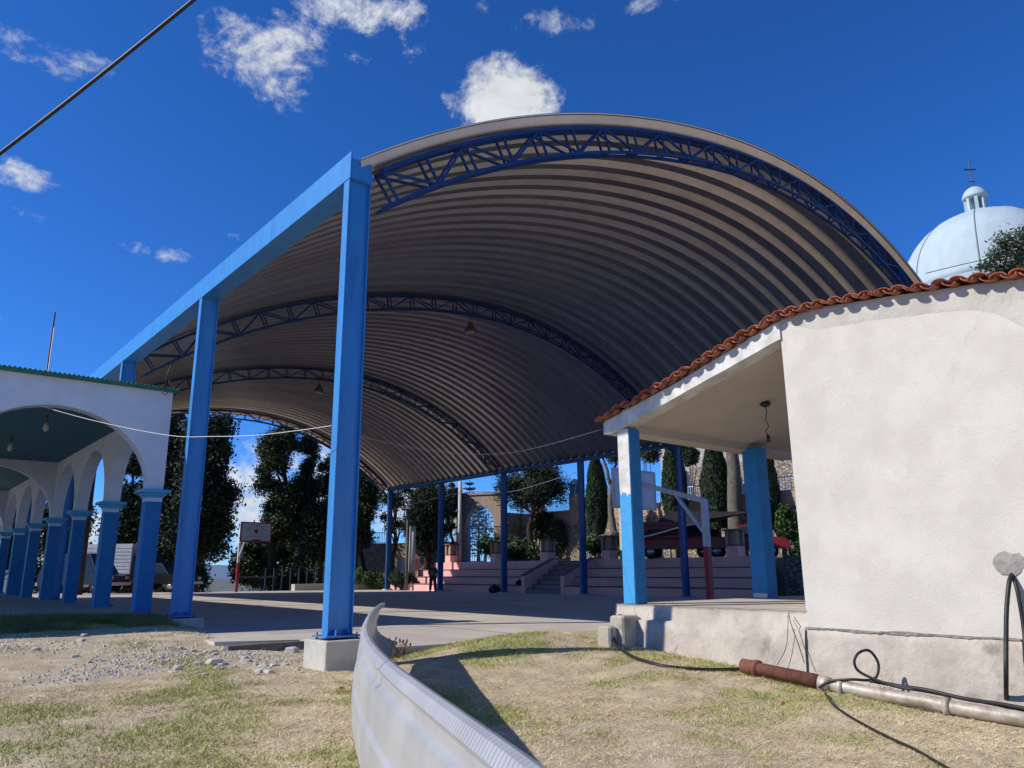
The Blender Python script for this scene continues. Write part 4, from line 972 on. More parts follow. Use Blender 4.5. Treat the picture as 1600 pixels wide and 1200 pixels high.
stdtree('evergreen_tree', 'dark evergreen seen through the arcade at far left', 95, 70, 740, 885, 40, 'cedar', 24, 8000, .2, tr=.3, rad=1.3)
stdtree('evergreen_tree', 'dark evergreen at the picture edge behind the inner arches', 25, 72, 760, 890, 45, 'cedar', 24, 6000, .22, tr=.3, rad=1.4)
stdtree('pine_tree', 'shaggy dark pine just right of the near blue column', 560, 60, 690, 800, 46, 'pine', 30, 11000, .17, tr=.2, rad=1.0, squash=.5)
stdtree('evergreen_tree', 'black round evergreen low behind the near blue column', 560, 58, 785, 862, 27, 'cedar', 16, 8000, .16, tr=.2, rad=.85)
stdtree('bare_tree', 'thin tree with open branches right of the first back column', 617, 58, 745, 835, 30, 'pine', 12, 1500, .14, zb=.2, tr=.22, rad=.6, limbs=12)
stdtree('pine_tree', 'dense green pine behind the bleachers left of the gateway', 668, 57, 752, 868, 38, 'pine', 40, 15000, .17, lambda t: .75+.25*math.sin(math.pi*t), zb=1.5, tr=.32, rad=1.0, squash=.5, droop=.6)
stdtree('pine_tree', 'small dark pine tuft beside the second back column', 706, 60, 750, 830, 16, 'pine', 10, 2200, .16, zb=1.5, tr=.15, rad=.5)
stdtree('pine_tree', 'wide umbrella pine with a leaning trunk in front of the stone wall', 836, 56, 726, 800, 62, 'pine', 38, 11000, .17, lambda t: .55+.45*math.sin(math.pi*t), zb=1.8, tr=.30, rad=.9, squash=.45, lean=-.6)
# araucaria like trees beyond the gateway
def araucaria(label, px, w, ytop, zb, hw, tiers):
    b = bx(px, w, zb); zt = zpx(ytop, w); t = thing('norfolk_pine', label, 'tree', tuple(b)); MB().tube([b, (b.x, b.y, zt)], [.2, .03], 6).build('trunk', 'bark', t)
    C_, Rr = [], []
    for k in range(tiers):
        f = k/tiers; z = zb+1.2+(zt-zb-1.3)*f; L = hw*(1-f)**.8+.15
        for q in range(7):
            a = 2*math.pi*q/7+k*.5
            for s in (.4, .7, 1.0): C_.append((b.x+L*s*math.cos(a), b.y+L*s*math.sin(a), z+.30*s*s*L)); Rr.append((.24, .24, .09))
    v, f = leafcloud(C_, np.array(Rr), tiers*260, .12, .5); npmesh('crown', v, f, 'cedar', t)
araucaria('tiered norfolk pine seen through the blue iron gate', 748, 74, 790, 1.6, 2.6, 12)
araucaria('tip of a tiered norfolk pine above the gateway top', 733, 84, 748, 1.6, 1.9, 14)
# clipped cypresses
def cypress(label, px, w, ytop, ybot, hw, zb):
    b = bx(px, w, zb); z1, z0 = zpx(ytop, w), zpx(ybot, w); h = hw*w/FPX
    t = thing('cypress_tree', label, 'tree', tuple(b), 'clipped cypresses behind the bleachers')
    MB().tube([b-V((0, 0, .2)), (b.x+.05, b.y, z0+.8)], [.17, .12], 8).build('trunk', 'bark', t)
    n = 11000; u = rng.random(n); a = rng.random(n)*2*np.pi
    prof = (np.sin(np.pi*np.clip(.05+u*.93, 0, 1))**.45)*(1-.38*u)
    nz_ = np.array([1+.18*noise.noise(V((math.cos(x)*1.6, math.sin(x)*1.6, y*7+px))) for x, y in zip(a, u)])
    r = h*prof*nz_*(1-.18*rng.random(n)**2)
    c = np.stack([b.x+r*np.cos(a), b.y+r*np.sin(a), z0+(z1-z0)*u], 1)
    ax = np.stack([np.cos(a)*.35, np.sin(a)*.35, np.ones(n)], 1)+rng.normal(size=(n, 3))*.35; ax /= np.linalg.norm(ax, axis=1)[:, None]
    bb = np.cross(ax, np.stack([np.cos(a), np.sin(a), 0*a], 1)+rng.normal(size=(n, 3))*.4); bb /= np.linalg.norm(bb, axis=1)[:, None]
    s = .13*(.6+.8*rng.random(n))[:, None]
    v = np.stack([c-ax*s, c+bb*s*.35, c+ax*s, c-bb*s*.35], 1).reshape(-1, 3)
    npmesh('crown', v, np.arange(4*n).reshape(n, 4), 'cypress', t)
cypress('clipped cypress right of the third back column, leftmost of the four', 936, 51, 716, 836, 21, 1.8)
cypress('clipped cypress partly behind the fourth back column and hoop arm', 1061, 47, 690, 822, 24, 1.8)
cypress('fat clipped cypress between the hoop pole and the rear porch pillar', 1127, 45, 690, 828, 28, 1.8)
cypress('clipped cypress just right of the rear porch pillar', 1206, 43, 690, 822, 24, 1.8)
stdtree('slim_tree', 'thin clipped tree beside the front porch pillar', 985, 50, 770, 825, 10, 'cypress', 10, 3500, .13, zb=1.8, tr=.1, rad=.3)
tt = thing('eucalyptus_tree', 'pale mottled tree trunk between cypress and front porch pillar', 'tree', tuple(bx(959, 49, 1.8)))
m_ = MB(); b_ = bx(959, 49, 1.8); limb(m_, b_, b_+V((.1, 0, 5.0)), .26, .17, 8, .3); limb(m_, b_+V((.08, 0, 4.8)), b_+V((-.5, .4, 7.4)), .15, .06, 6, .4); limb(m_, b_+V((.08, 0, 4.8)), b_+V((.5, -.3, 7.2)), .14, .05, 6, .4); m_.build('trunk', 'barkpale', tt)
v, f = leafcloud([tuple(b_+V((dx, dy, 7.0+dz))) for dx, dy, dz in ((-.6, .3, .3), (.5, -.2, .1), (.1, .2, .9), (-.2, -.4, -.4))], [.5, .5, .6, .4], 1800, .13, .5); npmesh('crown', v, f, 'pine', tt)
tt = thing('eucalyptus_tree', 'thick grey trunk behind the rear porch pillar', 'tree', tuple(bx(1160, 43.5, 1.8)))
m_ = MB(); b_ = bx(1160, 43.5, 1.8); limb(m_, b_, b_+V((-.35, .1, 8.5)), .48, .3, 10, .2); m_.build('trunk', 'barkpale', tt)
v, f = leafcloud([tuple(b_+V((dx, dy, 9.0+dz))) for dx, dy, dz in ((-.9, .6, .3), (.6, -.2, .1), (.1, .4, .9))], [1., 1., 1.1], 2500, .16, .5); npmesh('crown', v, f, 'treeg', tt)
pm_ = MB(); b_ = bx(974, 46, 1.8); tag(MB().bar(b_, b_+V((0, 0, 3.4)), .22, .22, V((0, 1, 0))).build('concrete_post', 'conc'), 'square concrete post between cypress trunk and porch pillar', 'post')
# shrubs
def shrub(label, px, w, ytop, ybot, hwpx, mat_, nleaf=4500, zb=1.8, ls=.13, cat='shrub', name='shrub'):
    b = bx(px, w, zb); z1, z0 = zpx(ytop, w), min(zpx(ybot, w), zpx(ytop, w)-.3); hw = hwpx*w/FPX
    r = min(hw*.5, (z1-z0)*.5)
    c, rs = scatter_clumps((b.x, b.y), max(zb, z0)+r*.4, z1-r*.5, max(.05, hw-r*.5), 14, r)
    t = thing(name, label, cat, tuple(b)); m = MB()
    for i in range(4): limb(m, b, c[i], .05, .015, 5, .3, 3)
    m.build('stem', 'bark', t); v, f = leafcloud(c, rs, nleaf, ls, .8); npmesh('crown', v, f, mat_, t)
shrub('dark round bush hanging on the stone wall by the third back column', 873, 57, 818, 868, 24, 'bushdk', 5000)
shrub('bright green bush right of the gateway opening', 772, 55, 842, 868, 22, 'bush', 4000)
shrub('low bright green hedge along the foot of the stone wall', 815, 54, 850, 872, 26, 'bush', 4000)
shrub('green bush right of the third back column under a cypress', 932, 48, 842, 868, 20, 'bush', 3500)
shrub('green bush between cypress and front porch pillar', 972, 47, 838, 868, 14, 'bush', 3000)
shrub('tall loose yellow green shrub beside the house wall', 1238, 42, 785, 868, 20, 'bush', 5500)
shrub('leafy green plant behind the red truck', 1118, 42, 832, 850, 14, 'bush', 1800)
shrub('dark creeper hanging from the brick band', 842, 57.5, 806, 846, 16, 'bushdk', 2400)
shrub('ground cover bushes at the foot of the low stone wall', 585, 56, 896, 914, 30, 'bush', 4000, zb=0)
shrub('small bush left of the first back column', 628, 54, 896, 910, 16, 'bushdk', 2500, zb=0)
shrub('pale green round tree beyond the far hoop', 402, 68, 836, 922, 36, 'treeg', 7000, zb=-1.4, ls=.22, cat='tree', name='round_tree')
shrub('pale green round tree beyond the cedars, right of the far hoop', 470, 70, 840, 922, 46, 'treeg', 8000, zb=-1.4, ls=.22, cat='tree', name='round_tree')
shrub('dull green trees low between cedars and near blue column', 545, 68, 850, 922, 42, 'treeg', 7000, zb=-1.4, ls=.22, cat='tree', name='round_tree')
shrub('dark creeper on the terrace wall behind the backboard', 1020, 56, 690, 724, 22, 'bushdk', 3000, zb=5.4)
shrub('dark creeper on the terrace wall between two cypresses', 1092, 51, 690, 730, 16, 'bushdk', 2500, zb=5.4)
shrub('dark hedge bush low behind the second blue column', 280, 63, 868, 922, 44, 'bushdk', 7000, zb=-.8, ls=.2)
shrub('dark hedge bush low behind the first arcade gap', 205, 66, 866, 922, 44, 'bushdk', 7000, zb=-.8, ls=.2)
shrub('dark hedge bush low behind the inner arcade pillars', 110, 68, 872, 922, 60, 'bushdk', 7000, zb=-.8, ls=.2)
shrub('dark low bush at the foot of the two tall cedars', 445, 61, 884, 920, 40, 'bushdk', 5000, zb=-.5, ls=.16)
# tree on the right in front of the dome
b_ = at(1585, 395, 34); 
stdt = tree('broadleaf_tree', 'grey green leafy tree showing above the clay tiles before the dome', 'tree', (b_.x, b_.y, 3.0),
     [tuple(at(x, y, 34+random.uniform(-1.5, 1.5))) for x, y in ((1570, 380), (1600, 372), (1590, 400), (1620, 400), (1555, 400), (1545, 415), (1580, 420), (1610, 425), (1640, 390), (1660, 420), (1630, 360), (1532, 418), (1560, 430), (1690, 400), (1600, 450), (1650, 450))],
     [.55, .6, .6, .8, .4, .35, .6, .7, .8, .9, .6, .25, .5, .9, 1., 1.], 9000, .10, 'treeg', .3, tuple(at(1600, 430, 34)), 'barkpale', 10, .7)
# palm tips over the arcade roof
pa = thing('palm_tree', 'palm whose frond tips poke above the green arcade trim', 'palm', tuple(bx(125, 40, 0)))
pb_ = bx(125, 40, 0); zt = zpx(600, 40); MB().tube([pb_, (pb_.x, pb_.y, zt-.6)], [.25, .18], 9).build('trunk', 'bark', pa)
fr = MB()
for k in range(26):
    a = 2*math.pi*k/26+random.random()*.3; L = random.uniform(.9, 1.5); el = random.uniform(.35, 1.4)
    base = V((pb_.x, pb_.y, zt-.6)); dr = V((math.cos(a)*math.cos(el), math.sin(a)*math.cos(el), math.sin(el)))
    for j in range(7):
        d2 = (dr+V((random.uniform(-.25, .25), random.uniform(-.25, .25), random.uniform(-.1, .1)))).normalized(); p1 = base+d2*L; s = d2.cross(V((0, 0, 1)))*.035
        fr.add([base, base+d2*L*.5+s, p1, base+d2*L*.5-s], [(0, 1, 2, 3)])
fr.build('fronds', 'palm', pa)

# ------------------------------------------------------------------ church dome on the right
ch = at(1543, 432, 52); RD = 5.35
church = thing('church', 'church with a pale blue ribbed dome, small lantern and iron cross', 'church', (ch.x, ch.y, 5.4))
zd = ch.z-1.2; RH = 5.7
NS = 16
MB().lathe([(RD+.1, 5.4), (RD+.1, zd-.5), (RD+.4, zd-.45), (RD+.4, zd-.1), (RD, zd-.05)], (ch.x, ch.y, 0), NS, False).build('drum', 'dome', church)
prof = [(RD*math.cos(R(a))**.92 if a < 90 else .0, zd+RH*math.sin(R(a))) for a in range(0, 84, 4)]
dm = MB().lathe(prof, (ch.x, ch.y, 0), 48).build('dome', 'dome', church)
sm = MB()
for k in range(8):
    a = 2*math.pi*(k+.31)/8; sm.tube([(ch.x+(r+.02)*math.cos(a), ch.y+(r+.02)*math.sin(a), z) for r, z in prof], .035, 5)
sm.build('dome_rib', 'domeseam', dm)
zt = zd+RH*math.sin(R(80))
lr = .62; ln = MB().lathe([(.95, zt-.25), (.95, zt), (.8, zt+.12), (.72, zt+.25), (.72, zt+.32)], (ch.x, ch.y, 0), 16).build('lantern_base', 'dome', church)
ps = MB()
for k in range(8):
    a = 2*math.pi*(k+.5)/8; ps.bar((ch.x+.6*math.cos(a), ch.y+.6*math.sin(a), zt+.3), (ch.x+.6*math.cos(a), ch.y+.6*math.sin(a), zt+1.35), .2, .2, V((math.cos(a), math.sin(a), 0)))
ps.lathe([(.28, zt+.3), (.28, zt+1.3)], (ch.x, ch.y, 0), 12); ps.build('lantern_post', 'dome', church)
MB().lathe([(.74, zt+1.3), (.80, zt+1.42), (.78, zt+1.5), (.70, zt+1.72), (.52, zt+1.98), (.28, zt+2.15), (.05, zt+2.22)], (ch.x, ch.y, 0), 20).build('cupola', 'dome', church)
xr = MB(); zc = zt+2.2; xr.bar((ch.x, ch.y, zc), (ch.x-.1, ch.y, zc+2.0), .07, .07, V((0, 1, 0))); hx = rt0*.42
xr.bar(V((ch.x-.07, ch.y, zc+1.35))-hx, V((ch.x-.07, ch.y, zc+1.35))+hx, .07, .07); xr.bar(V((ch.x-.03, ch.y, zc+.45))-hx*.5, V((ch.x-.03, ch.y, zc+.45))+hx*.5, .05, .05); xr.build('cross', 'irondk', church)

# ------------------------------------------------------------------ vehicles
def wheels(t, xs, hw, r, place):
    for x in xs:
        for s in (-1, 1):
            m = MB(); c = place(V((x, s*hw, r))); d = place(V((x, s*(hw-.2), r)))-c
            ax = d.normalized(); q = MB(); 
            q.tube([c, c+d], r, 16); wo = q.build('wheel', 'tyre', t)
            h_ = MB(); h_.tube([c-ax*.012, c+ax*.03], r*.55, 12); h_.build('rim', 'chrome', wo)
def placer(loc, rz):
    m = Matrix.Translation(V(loc))@Matrix.Rotation(rz, 4, 'Z'); return lambda p: m@V(p)
def loft(mb, place, prof, hw, hwtop=None, ztop=None):
    """side profile (x, z) swept across the width, narrowing towards ztop"""
    zs = [z for _, z in prof]; z0, z1 = min(zs), max(zs)
    def wd(z): return hw if hwtop is None else hw+(hwtop-hw)*max(0, (z-z0)/(z1-z0))
    n = len(prof); vs = [place((x, -wd(z), z)) for x, z in prof]+[place((x, wd(z), z)) for x, z in prof]
    mb.add(vs, [tuple(range(n)), tuple(range(2*n-1, n-1, -1))]+[(i, n+i, n+(i+1) % n, (i+1) % n) for i in range(n)]); return mb
def pickup(loc, rz, label, paint, stake=False):
    t = thing('pickup_truck', label, 'truck', loc); P = placer(loc, rz)
    b = loft(MB(), P, [(-2.6, .50), (-2.6, .95), (.35, .98), (.42, 1.02), (1.55, 1.06), (2.35, .98), (2.55, .82), (2.6, .50)], .90).build('body', paint, t)
    c = loft(MB(), P, [(.0, 1.0), (.1, 1.66), (.85, 1.70), (1.5, 1.05)], .88, .70).build('cab', paint, t)
    g = MB(); loft(g, P, [(.12, 1.08), (.2, 1.58), (.82, 1.62), (1.34, 1.08)], .885, .722); g.build('side_window', 'glass', c)
    g = MB(); g.add([P((1.50, -.72, 1.08)), P((1.50, .72, 1.08)), P((.93, .62, 1.64)), P((.93, -.62, 1.64))], [(0, 1, 2, 3)]); g.build('windscreen', 'glass', c)
    if stake:
        m = MB()
        for s in (-1, 1):
            for z in (1.1, 1.32, 1.54, 1.76): m.bar(P((-2.55, s*.92, z)), P((-.1, s*.92, z)), .04, .15)
            for x in (-2.5, -1.9, -1.3, -.7, -.15): m.bar(P((x, s*.88, .95)), P((x, s*.88, 1.86)), .06, .06)
        for z in (1.1, 1.32, 1.54, 1.76): m.bar(P((-2.58, -.9, z)), P((-2.58, .9, z)), .04, .15)
        m.build('stake_side', paint, t)
    else:
        m = MB()
        for s in (-1, 1): m.bar(P((-2.58, s*.87, 1.0)), P((-.02, s*.87, 1.0)), .09, .12)
        m.bar(P((-2.56, -.87, 1.0)), P((-2.56, .87, 1.0)), .09, .12); m.build('bed_rail', paint, t)
    for s in (-1, 1):
        m = MB().bar(P((2.585, s*.65, .78)), P((2.62, s*.65, .78)), .30, .18); m.build('headlight', 'chrome', t)
        m = MB().bar(P((-2.62, s*.8, .8)), P((-2.59, s*.8, .8)), .14, .22); m.build('tail_light', 'red', t)
    MB().bar(P((2.66, -.9, .52)), P((2.66, .9, .52)), .12, .16).build('bumper', 'chrome', t); MB().bar(P((-2.68, -.85, .52)), P((-2.68, .85, .52)), .12, .14).build('bumper', 'chrome', t)
    wheels(t, (-1.65, 1.65), .86, .36, P); return t
def van(loc, rz, label, paint, cargo=None, L=2.3, H=1.85):
    t = thing('van' if cargo is None else 'box_truck', label, 'van' if cargo is None else 'truck', loc); P = placer(loc, rz)
    loft(MB(), P, [(-L, .42), (-L-.02, 1.0), (L-.75, 1.04), (L-.05, .90), (L, .42)], .88).build('body', paint, t)
    c = loft(MB(), P, [(-L+.02, .98), (-L+.22, H), (L-1.5, H), (L-.72, 1.02)], .86, .68).build('cabin', paint, t)
    g = MB(); loft(g, P, [(-L+.3, 1.10), (-L+.42, H-.12), (L-1.58, H-.12), (L-1.0, 1.10)], .862, .715); g.build('side_window', 'glass', c)
    g = MB(); g.add([P((L-.735, -.70, 1.08)), P((L-.735, .70, 1.08)), P((L-1.47, .58, H-.07)), P((L-1.47, -.58, H-.07))], [(0, 1, 2, 3)]); g.build('windscreen', 'glass', c)
    g = MB(); g.add([P((-L-.0, -.70, 1.12)), P((-L-.0, .70, 1.12)), P((-L+.16, .58, H-.12)), P((-L+.16, -.58, H-.12))], [(3, 2, 1, 0)]); g.build('rear_window', 'glass', c)
    for s in (-1, 1):
        MB().bar(P((L-.03, s*.62, .80)), P((L+.025, s*.62, .80)), .28, .16).build('headlight', 'chrome', t)
        MB().bar(P((-L-.05, s*.74, .85)), P((-L+.0, s*.74, .85)), .16, .24).build('tail_light', 'red', t)
    MB().bar(P((L+.05, -.86, .46)), P((L+.05, .86, .46)), .14, .18).build('bumper', 'chrome', t); MB().bar(P((-L-.06, -.86, .46)), P((-L-.06, .86, .46)), .14, .18).build('bumper', 'chrome', t)
    wheels(t, (-L+.75, L-.8), .84, .34, P); return t
p = bx(133, 44, .25); van((p.x, p.y, .22), R(-52), 'dark blue van parked beyond the arcade, seen between two blue pillars', 'darkpaint', H=2.15)
p = bx(243, 47, .2); pickup((p.x, p.y, .15), R(-50), 'black pickup truck parked beyond the arcade beside the second blue column', 'blackpaint')
p = bx(190, 50, .2)
bt = thing('box_truck', 'small truck with pale slatted cargo side behind the arcade pillars', 'truck', (p.x, p.y, .2)); P_ = placer((p.x, p.y, .2), R(-45))
loft(MB(), P_, [(-2.6, .55), (-2.6, .8), (2.7, .8), (2.7, .55)], .9).build('chassis', 'blackpaint', bt)
cg = MB(); loft(cg, P_, [(-2.6, .82), (-2.6, 2.9), (1.2, 2.9), (1.2, .82)], 1.0); cg.build('cargo_box', 'whitegrey', bt)
sl = MB()
for k in range(9):
    for s in (-1, 1): sl.bar(P_((-2.58, s*1.01, .95+.22*k)), P_((1.18, s*1.01, .95+.22*k)), .03, .17)
sl.build('slat_side', 'whitegrey', bt)
loft(MB(), P_, [(1.25, .6), (1.25, 2.2), (2.2, 2.2), (2.7, 1.4), (2.75, .6)], .92, .8).build('cab', 'darkpaint', bt); wheels(bt, (-1.7, 1.9), .92, .42, P_)
p = bx(1072, 39.5, 1.8); pickup((p.x, p.y, 1.81), R(-58), 'maroon pickup truck with slatted stake bed parked behind the bleachers', 'maroon', True)
p = bx(1155, 39.5, 1.8); pickup((p.x, p.y, 1.81), R(-58), 'red low car front behind the rear porch pillar', 'maroon', False)
# dark awning
aw = thing('awning', 'sagging dark tarp awning with white hem above the maroon truck', 'awning', tuple(bx(1060, 41, 1.8)))
A1, A2, A3, A4 = at(1003, 838, 38.5), at(1105, 812, 38.5), at(1180, 800, 43), at(1045, 800, 43)
ap = MB(); n = 8; vs = []
for j in range(n+1):
    for i in range(n+1):
        u, w_ = i/n, j/n; q = A1.lerp(A2, u).lerp(A4.lerp(A3, u), w_); q.z -= .35*math.sin(math.pi*u)*math.sin(math.pi*w_); vs.append(q)
for q in list(vs): vs.append(q+V((0, 0, .03)))
N2 = (n+1)**2
fs = [(j*(n+1)+i, j*(n+1)+i+1, (j+1)*(n+1)+i+1, (j+1)*(n+1)+i) for j in range(n) for i in range(n)]
ap.add(vs, fs+[tuple(N2+k for k in f_) for f_ in fs], True).build('tarp', 'tarp', aw)
MB().tube([A1.lerp(A2, k/8)-V((0, 0, .04+.02*math.sin(k))) for k in range(9)], .05, 6).build('hem', 'tarpw', aw)
for q in (A1, A2, A3, A4): MB().tube([(q.x, q.y, 1.8), tuple(q)], .04, 6).build('pole', 'red', aw)
# bench like table by the far hoop, fence posts at court end
bq = thing('court_bench', 'dark low table bench standing right of the far hoop pole', 'bench', tuple(bx(400, 54, 0)))
q = bx(400, 54, 0); MB().bar(q+rt0*-1.4+V((0, 0, .95)), q+rt0*1.4+V((0, 0, .95)), .5, .07).build('seat', 'irondk', bq)
for s in (-1, 1): MB().bar(q+rt0*1.3*s-V((0, 0, .3)), q+rt0*1.3*s+V((0, 0, .9)), .08, .08, V((0, 1, 0))).build('leg', 'irondk', bq)
ff = thing('wire_fence', 'thin wire fence along the far end of the court', 'fence', tuple(bx(470, 60, 0)))
fm = MB()
for k in range(12):
    q = bx(415+13*k, 58, -.5); fm.tube([q, q+V((0, 0, 2.1))], .035, 6)
fm.build('posts', 'whitegrey', ff)
fw_ = MB()
for z in (.5, 1.0, 1.5): fw_.tube([bx(415, 58, z), bx(558, 58, z)], .012, 4)
fw_.build('wires', 'wire', ff)

# ------------------------------------------------------------------ person by the second back column
def skinmesh(name, joints, edges, radii, m, parent, sub=2):
    me = bpy.data.meshes.new(name); off = V(parent['_at']); me.from_pydata([V(j)-off for j in joints], edges, []); me.update()
    o = link(name, me, m, parent); md = o.modifiers.new('skin', 'SKIN'); md.use_smooth_shade = True
    me.skin_vertices.new() if not me.skin_vertices else None
    for i, r in enumerate(radii): me.skin_vertices[0].data[i].radius = (r, r) if not hasattr(r, '__len__') else r
    me.skin_vertices[0].data[0].use_root = True
    sb = o.modifiers.new('sub', 'SUBSURF'); sb.levels = sub; sb.render_levels = sub
    return o
def person():
    F = V((27.74, 41.33, court_z(27.7, 0)+.0)); t = thing('person', 'person in dark clothes leaning with bent arm beside the second back column', 'person', tuple(F))
    sx = rt0; fd = V((-sx.y, sx.x, 0))          # body seen from the back, walking slightly left
    def P(a, b, z): return F+sx*a+fd*b+V((0, 0, z))
    J = dict(pel=P(0, 0, .92), sp=P(0, .02, 1.12), ch=P(-.01, .04, 1.32), nk=P(-.03, .07, 1.48), hd=P(-.05, .12, 1.60), ht=P(-.055, .13, 1.70),
             shl=P(-.19, .05, 1.40), ell=P(-.27, .02, 1.12), hal=P(-.19, .20, .96), fgl=P(-.17, .26, .90), shr=P(.17, .05, 1.40), elr=P(.23, -.02, 1.12), har=P(.21, .06, .88), fgr=P(.20, .10, .79),
             hil=P(-.10, 0, .88), knl=P(-.13, .04, .49), anl=P(-.15, -.04, .09), tol=P(-.16, .12, .035), hir=P(.10, 0, .88), knr=P(.13, .08, .50), anr=P(.17, .02, .09), tor=P(.19, .17, .035))
    K = list(J); ix = {k: i for i, k in enumerate(K)}
    E_ = [('pel', 'sp'), ('sp', 'ch'), ('ch', 'nk'), ('nk', 'hd'), ('hd', 'ht'), ('ch', 'shl'), ('shl', 'ell'), ('ell', 'hal'), ('hal', 'fgl'), ('ch', 'shr'), ('shr', 'elr'), ('elr', 'har'), ('har', 'fgr'),
          ('pel', 'hil'), ('hil', 'knl'), ('knl', 'anl'), ('anl', 'tol'), ('pel', 'hir'), ('hir', 'knr'), ('knr', 'anr'), ('anr', 'tor')]
    rad = dict(pel=.14, sp=.125, ch=.15, nk=.058, hd=.095, ht=.085, shl=.065, ell=.046, hal=.036, fgl=.022, shr=.065, elr=.046, har=.036, fgr=.022, hil=.095, knl=.062, anl=.045, tol=.038, hir=.095, knr=.062, anr=.045, tor=.038)
    skinmesh('body', [J[k] for k in K], [(ix[a], ix[b]) for a, b in E_], [rad[k]*1.1 for k in K], 'skin', t)
    ks = ['sp', 'ch', 'shl', 'ell', 'shr', 'elr', 'pel']; i2 = {k: i for i, k in enumerate(ks)}
    skinmesh('shirt', [J[k] for k in ks], [(i2[a], i2[b]) for a, b in (('sp', 'ch'), ('ch', 'shl'), ('shl', 'ell'), ('ch', 'shr'), ('shr', 'elr'), ('sp', 'pel'))], [.185, .205, .105, .075, .105, .075, .185], 'clothdk', t)
    ks = ['pel', 'hil', 'knl', 'anl', 'hir', 'knr', 'anr']; i2 = {k: i for i, k in enumerate(ks)}
    skinmesh('trousers', [J[k] for k in ks], [(i2[a], i2[b]) for a, b in (('pel', 'hil'), ('hil', 'knl'), ('knl', 'anl'), ('pel', 'hir'), ('hir', 'knr'), ('knr', 'anr'))], [.18, .135, .10, .085, .135, .10, .085], 'clothnavy', t)
    h = J['ht']; MB().lathe([(.09, -.06), (.112, .0), (.105, .05), (.07, .09), (.015, .105)], h-V((0, 0, .01)), 14).build('hair', 'hair', t)
    for s in ('l', 'r'):
        a, b = J['an'+s], J['to'+s]; MB().tube([(a.x, a.y, F.z+.05), tuple(a.lerp(b, .5)+V((0, 0, -.01))), (b.x, b.y, F.z+.04)], [.062, .058, .042], 10).build('shoe', 'blackpaint', t)
person()
def bagobj(name, label, p, s):
    t = thing(name, label, 'bag', tuple(p)); p = V(p); m = MB()
    vs = []; n = 12
    for z, r_ in ((0, .8), (.06, 1), (.2, .98), (.32, .7), (.36, .35)):
        for k in range(n): a = 2*math.pi*k/n; q = r_*(1+.12*math.sin(3*a+z*9)); vs.append(p+V((.22*s*q*math.cos(a), .36*s*q*math.sin(a), z*s)))
    fs = [(i*n+k, i*n+(k+1) % n, (i+1)*n+(k+1) % n, (i+1)*n+k) for i in range(4) for k in range(n)]+[tuple(range(4*n, 5*n))]
    m.add(vs, fs, True).build('sack', 'bag', t)
    MB().tube([p+V((0, -.12*s+.24*s*k/8, (.33+.12*math.sin(math.pi*k/8))*s)) for k in range(9)], .018, 6).build('handle', 'bag', t)
bagobj('backpack', 'black bag on the ground at the foot of the bleachers', (BX-.25, 37.1, court_z(29, 0)), 1.15)
bagobj('bag', 'small dark bag lying on the first bleacher step', (BX+.35, 33.9+1.6, SH), .75)

# ------------------------------------------------------------------ curved roofing sheet lying on its edge
def sheet():
    lipxy = [(5.56, 9.42), (5.34, 9.08), (4.95, 8.54), (4.53, 7.9), (4.15, 7.27), (3.93, 6.88), (3.56, 6.28), (3.19, 5.65), (2.9, 5.14), (2.53, 4.45), (2.29, 3.95), (1.83, 2.95), (1.58, 2.25), (1.35, 1.71), (1.21, 1.36)]
    lp_ = np.array(lipxy)[::-1]; yy_ = np.linspace(1.36, 9.42, 15)
    xx_ = np.interp(yy_, lp_[:, 1], lp_[:, 0]); 
    for _ in range(2): xx_[1:-1] = .25*xx_[:-2]+.5*xx_[1:-1]+.25*xx_[2:]
    path = [(float(a)-.05, float(b)) for a, b in zip(xx_, yy_)][::-1]+[(1.16-.19, .95), (1.16-.38, .5)]
    prof = [(.045, .79), (.042, .843), (.02, .85), (.0, .842), (-.022, .81), (-.004, .785), (-.006, .745), (-.03, .73), (-.04, .66), (-.044, .56), (-.060, .54), (-.066, .44), (-.062, .36), (-.045, .31), (.0, .24), (.08, .17), (.16, .12), (.19, .13)]
    pts = []
    P = [V((a, b, 0)) for a, b in path]
    n = 90
    for k in range(n+1):
        t = k/n*(len(P)-1); i = min(int(t), len(P)-2); f = t-i
        a, b, c, d = P[max(i-1, 0)], P[i], P[i+1], P[min(i+2, len(P)-1)]
        pts.append(.5*((2*b)+(c-a)*f+(2*a-5*b+4*c-d)*f*f+(3*b-a-3*c+d)*f**3))
    vs = []; S = [0]
    for k in range(n): S.append(S[-1]+(pts[k+1]-pts[k]).length)
    for k, p in enumerate(pts):
        d = (pts[min(k+1, n)]-pts[max(k-1, 0)]).normalized(); right = V((-d.y, d.x, 0))   # towards the inside of the curve
        base = gz(p.x, p.y) if p.y < 9.2 else gz(p.x, p.y)+.05
        lift = sstep(7.8, 9.3, p.y)*.16
        for r_, z in prof:
            zz = z+(base+lift)*(1-z/.86)
            vs.append(p+right*r_+V((0, 0, zz)))
    m = len(prof); f = np.array([[k*m+i, k*m+i+1, (k+1)*m+i+1, (k+1)*m+i] for k in range(n) for i in range(m-1)])
    o = npmesh('roofing_sheet', np.array([tuple(v) for v in vs]), f, 'zincsheet', smooth=False)
    uv = o.data.uv_layers.new(name='UVMap'); fi = f.ravel(); U = np.zeros((len(fi), 2)); U[:, 0] = np.array(S)[fi//m]; U[:, 1] = fi % m; uv.data.foreach_set('uv', U.ravel())
    sol = o.modifiers.new('thickness', 'SOLIDIFY'); sol.thickness = .004
    tag(o, 'long curved galvanised roofing panel lying on edge across the grass', 'metal sheet')
sheet()

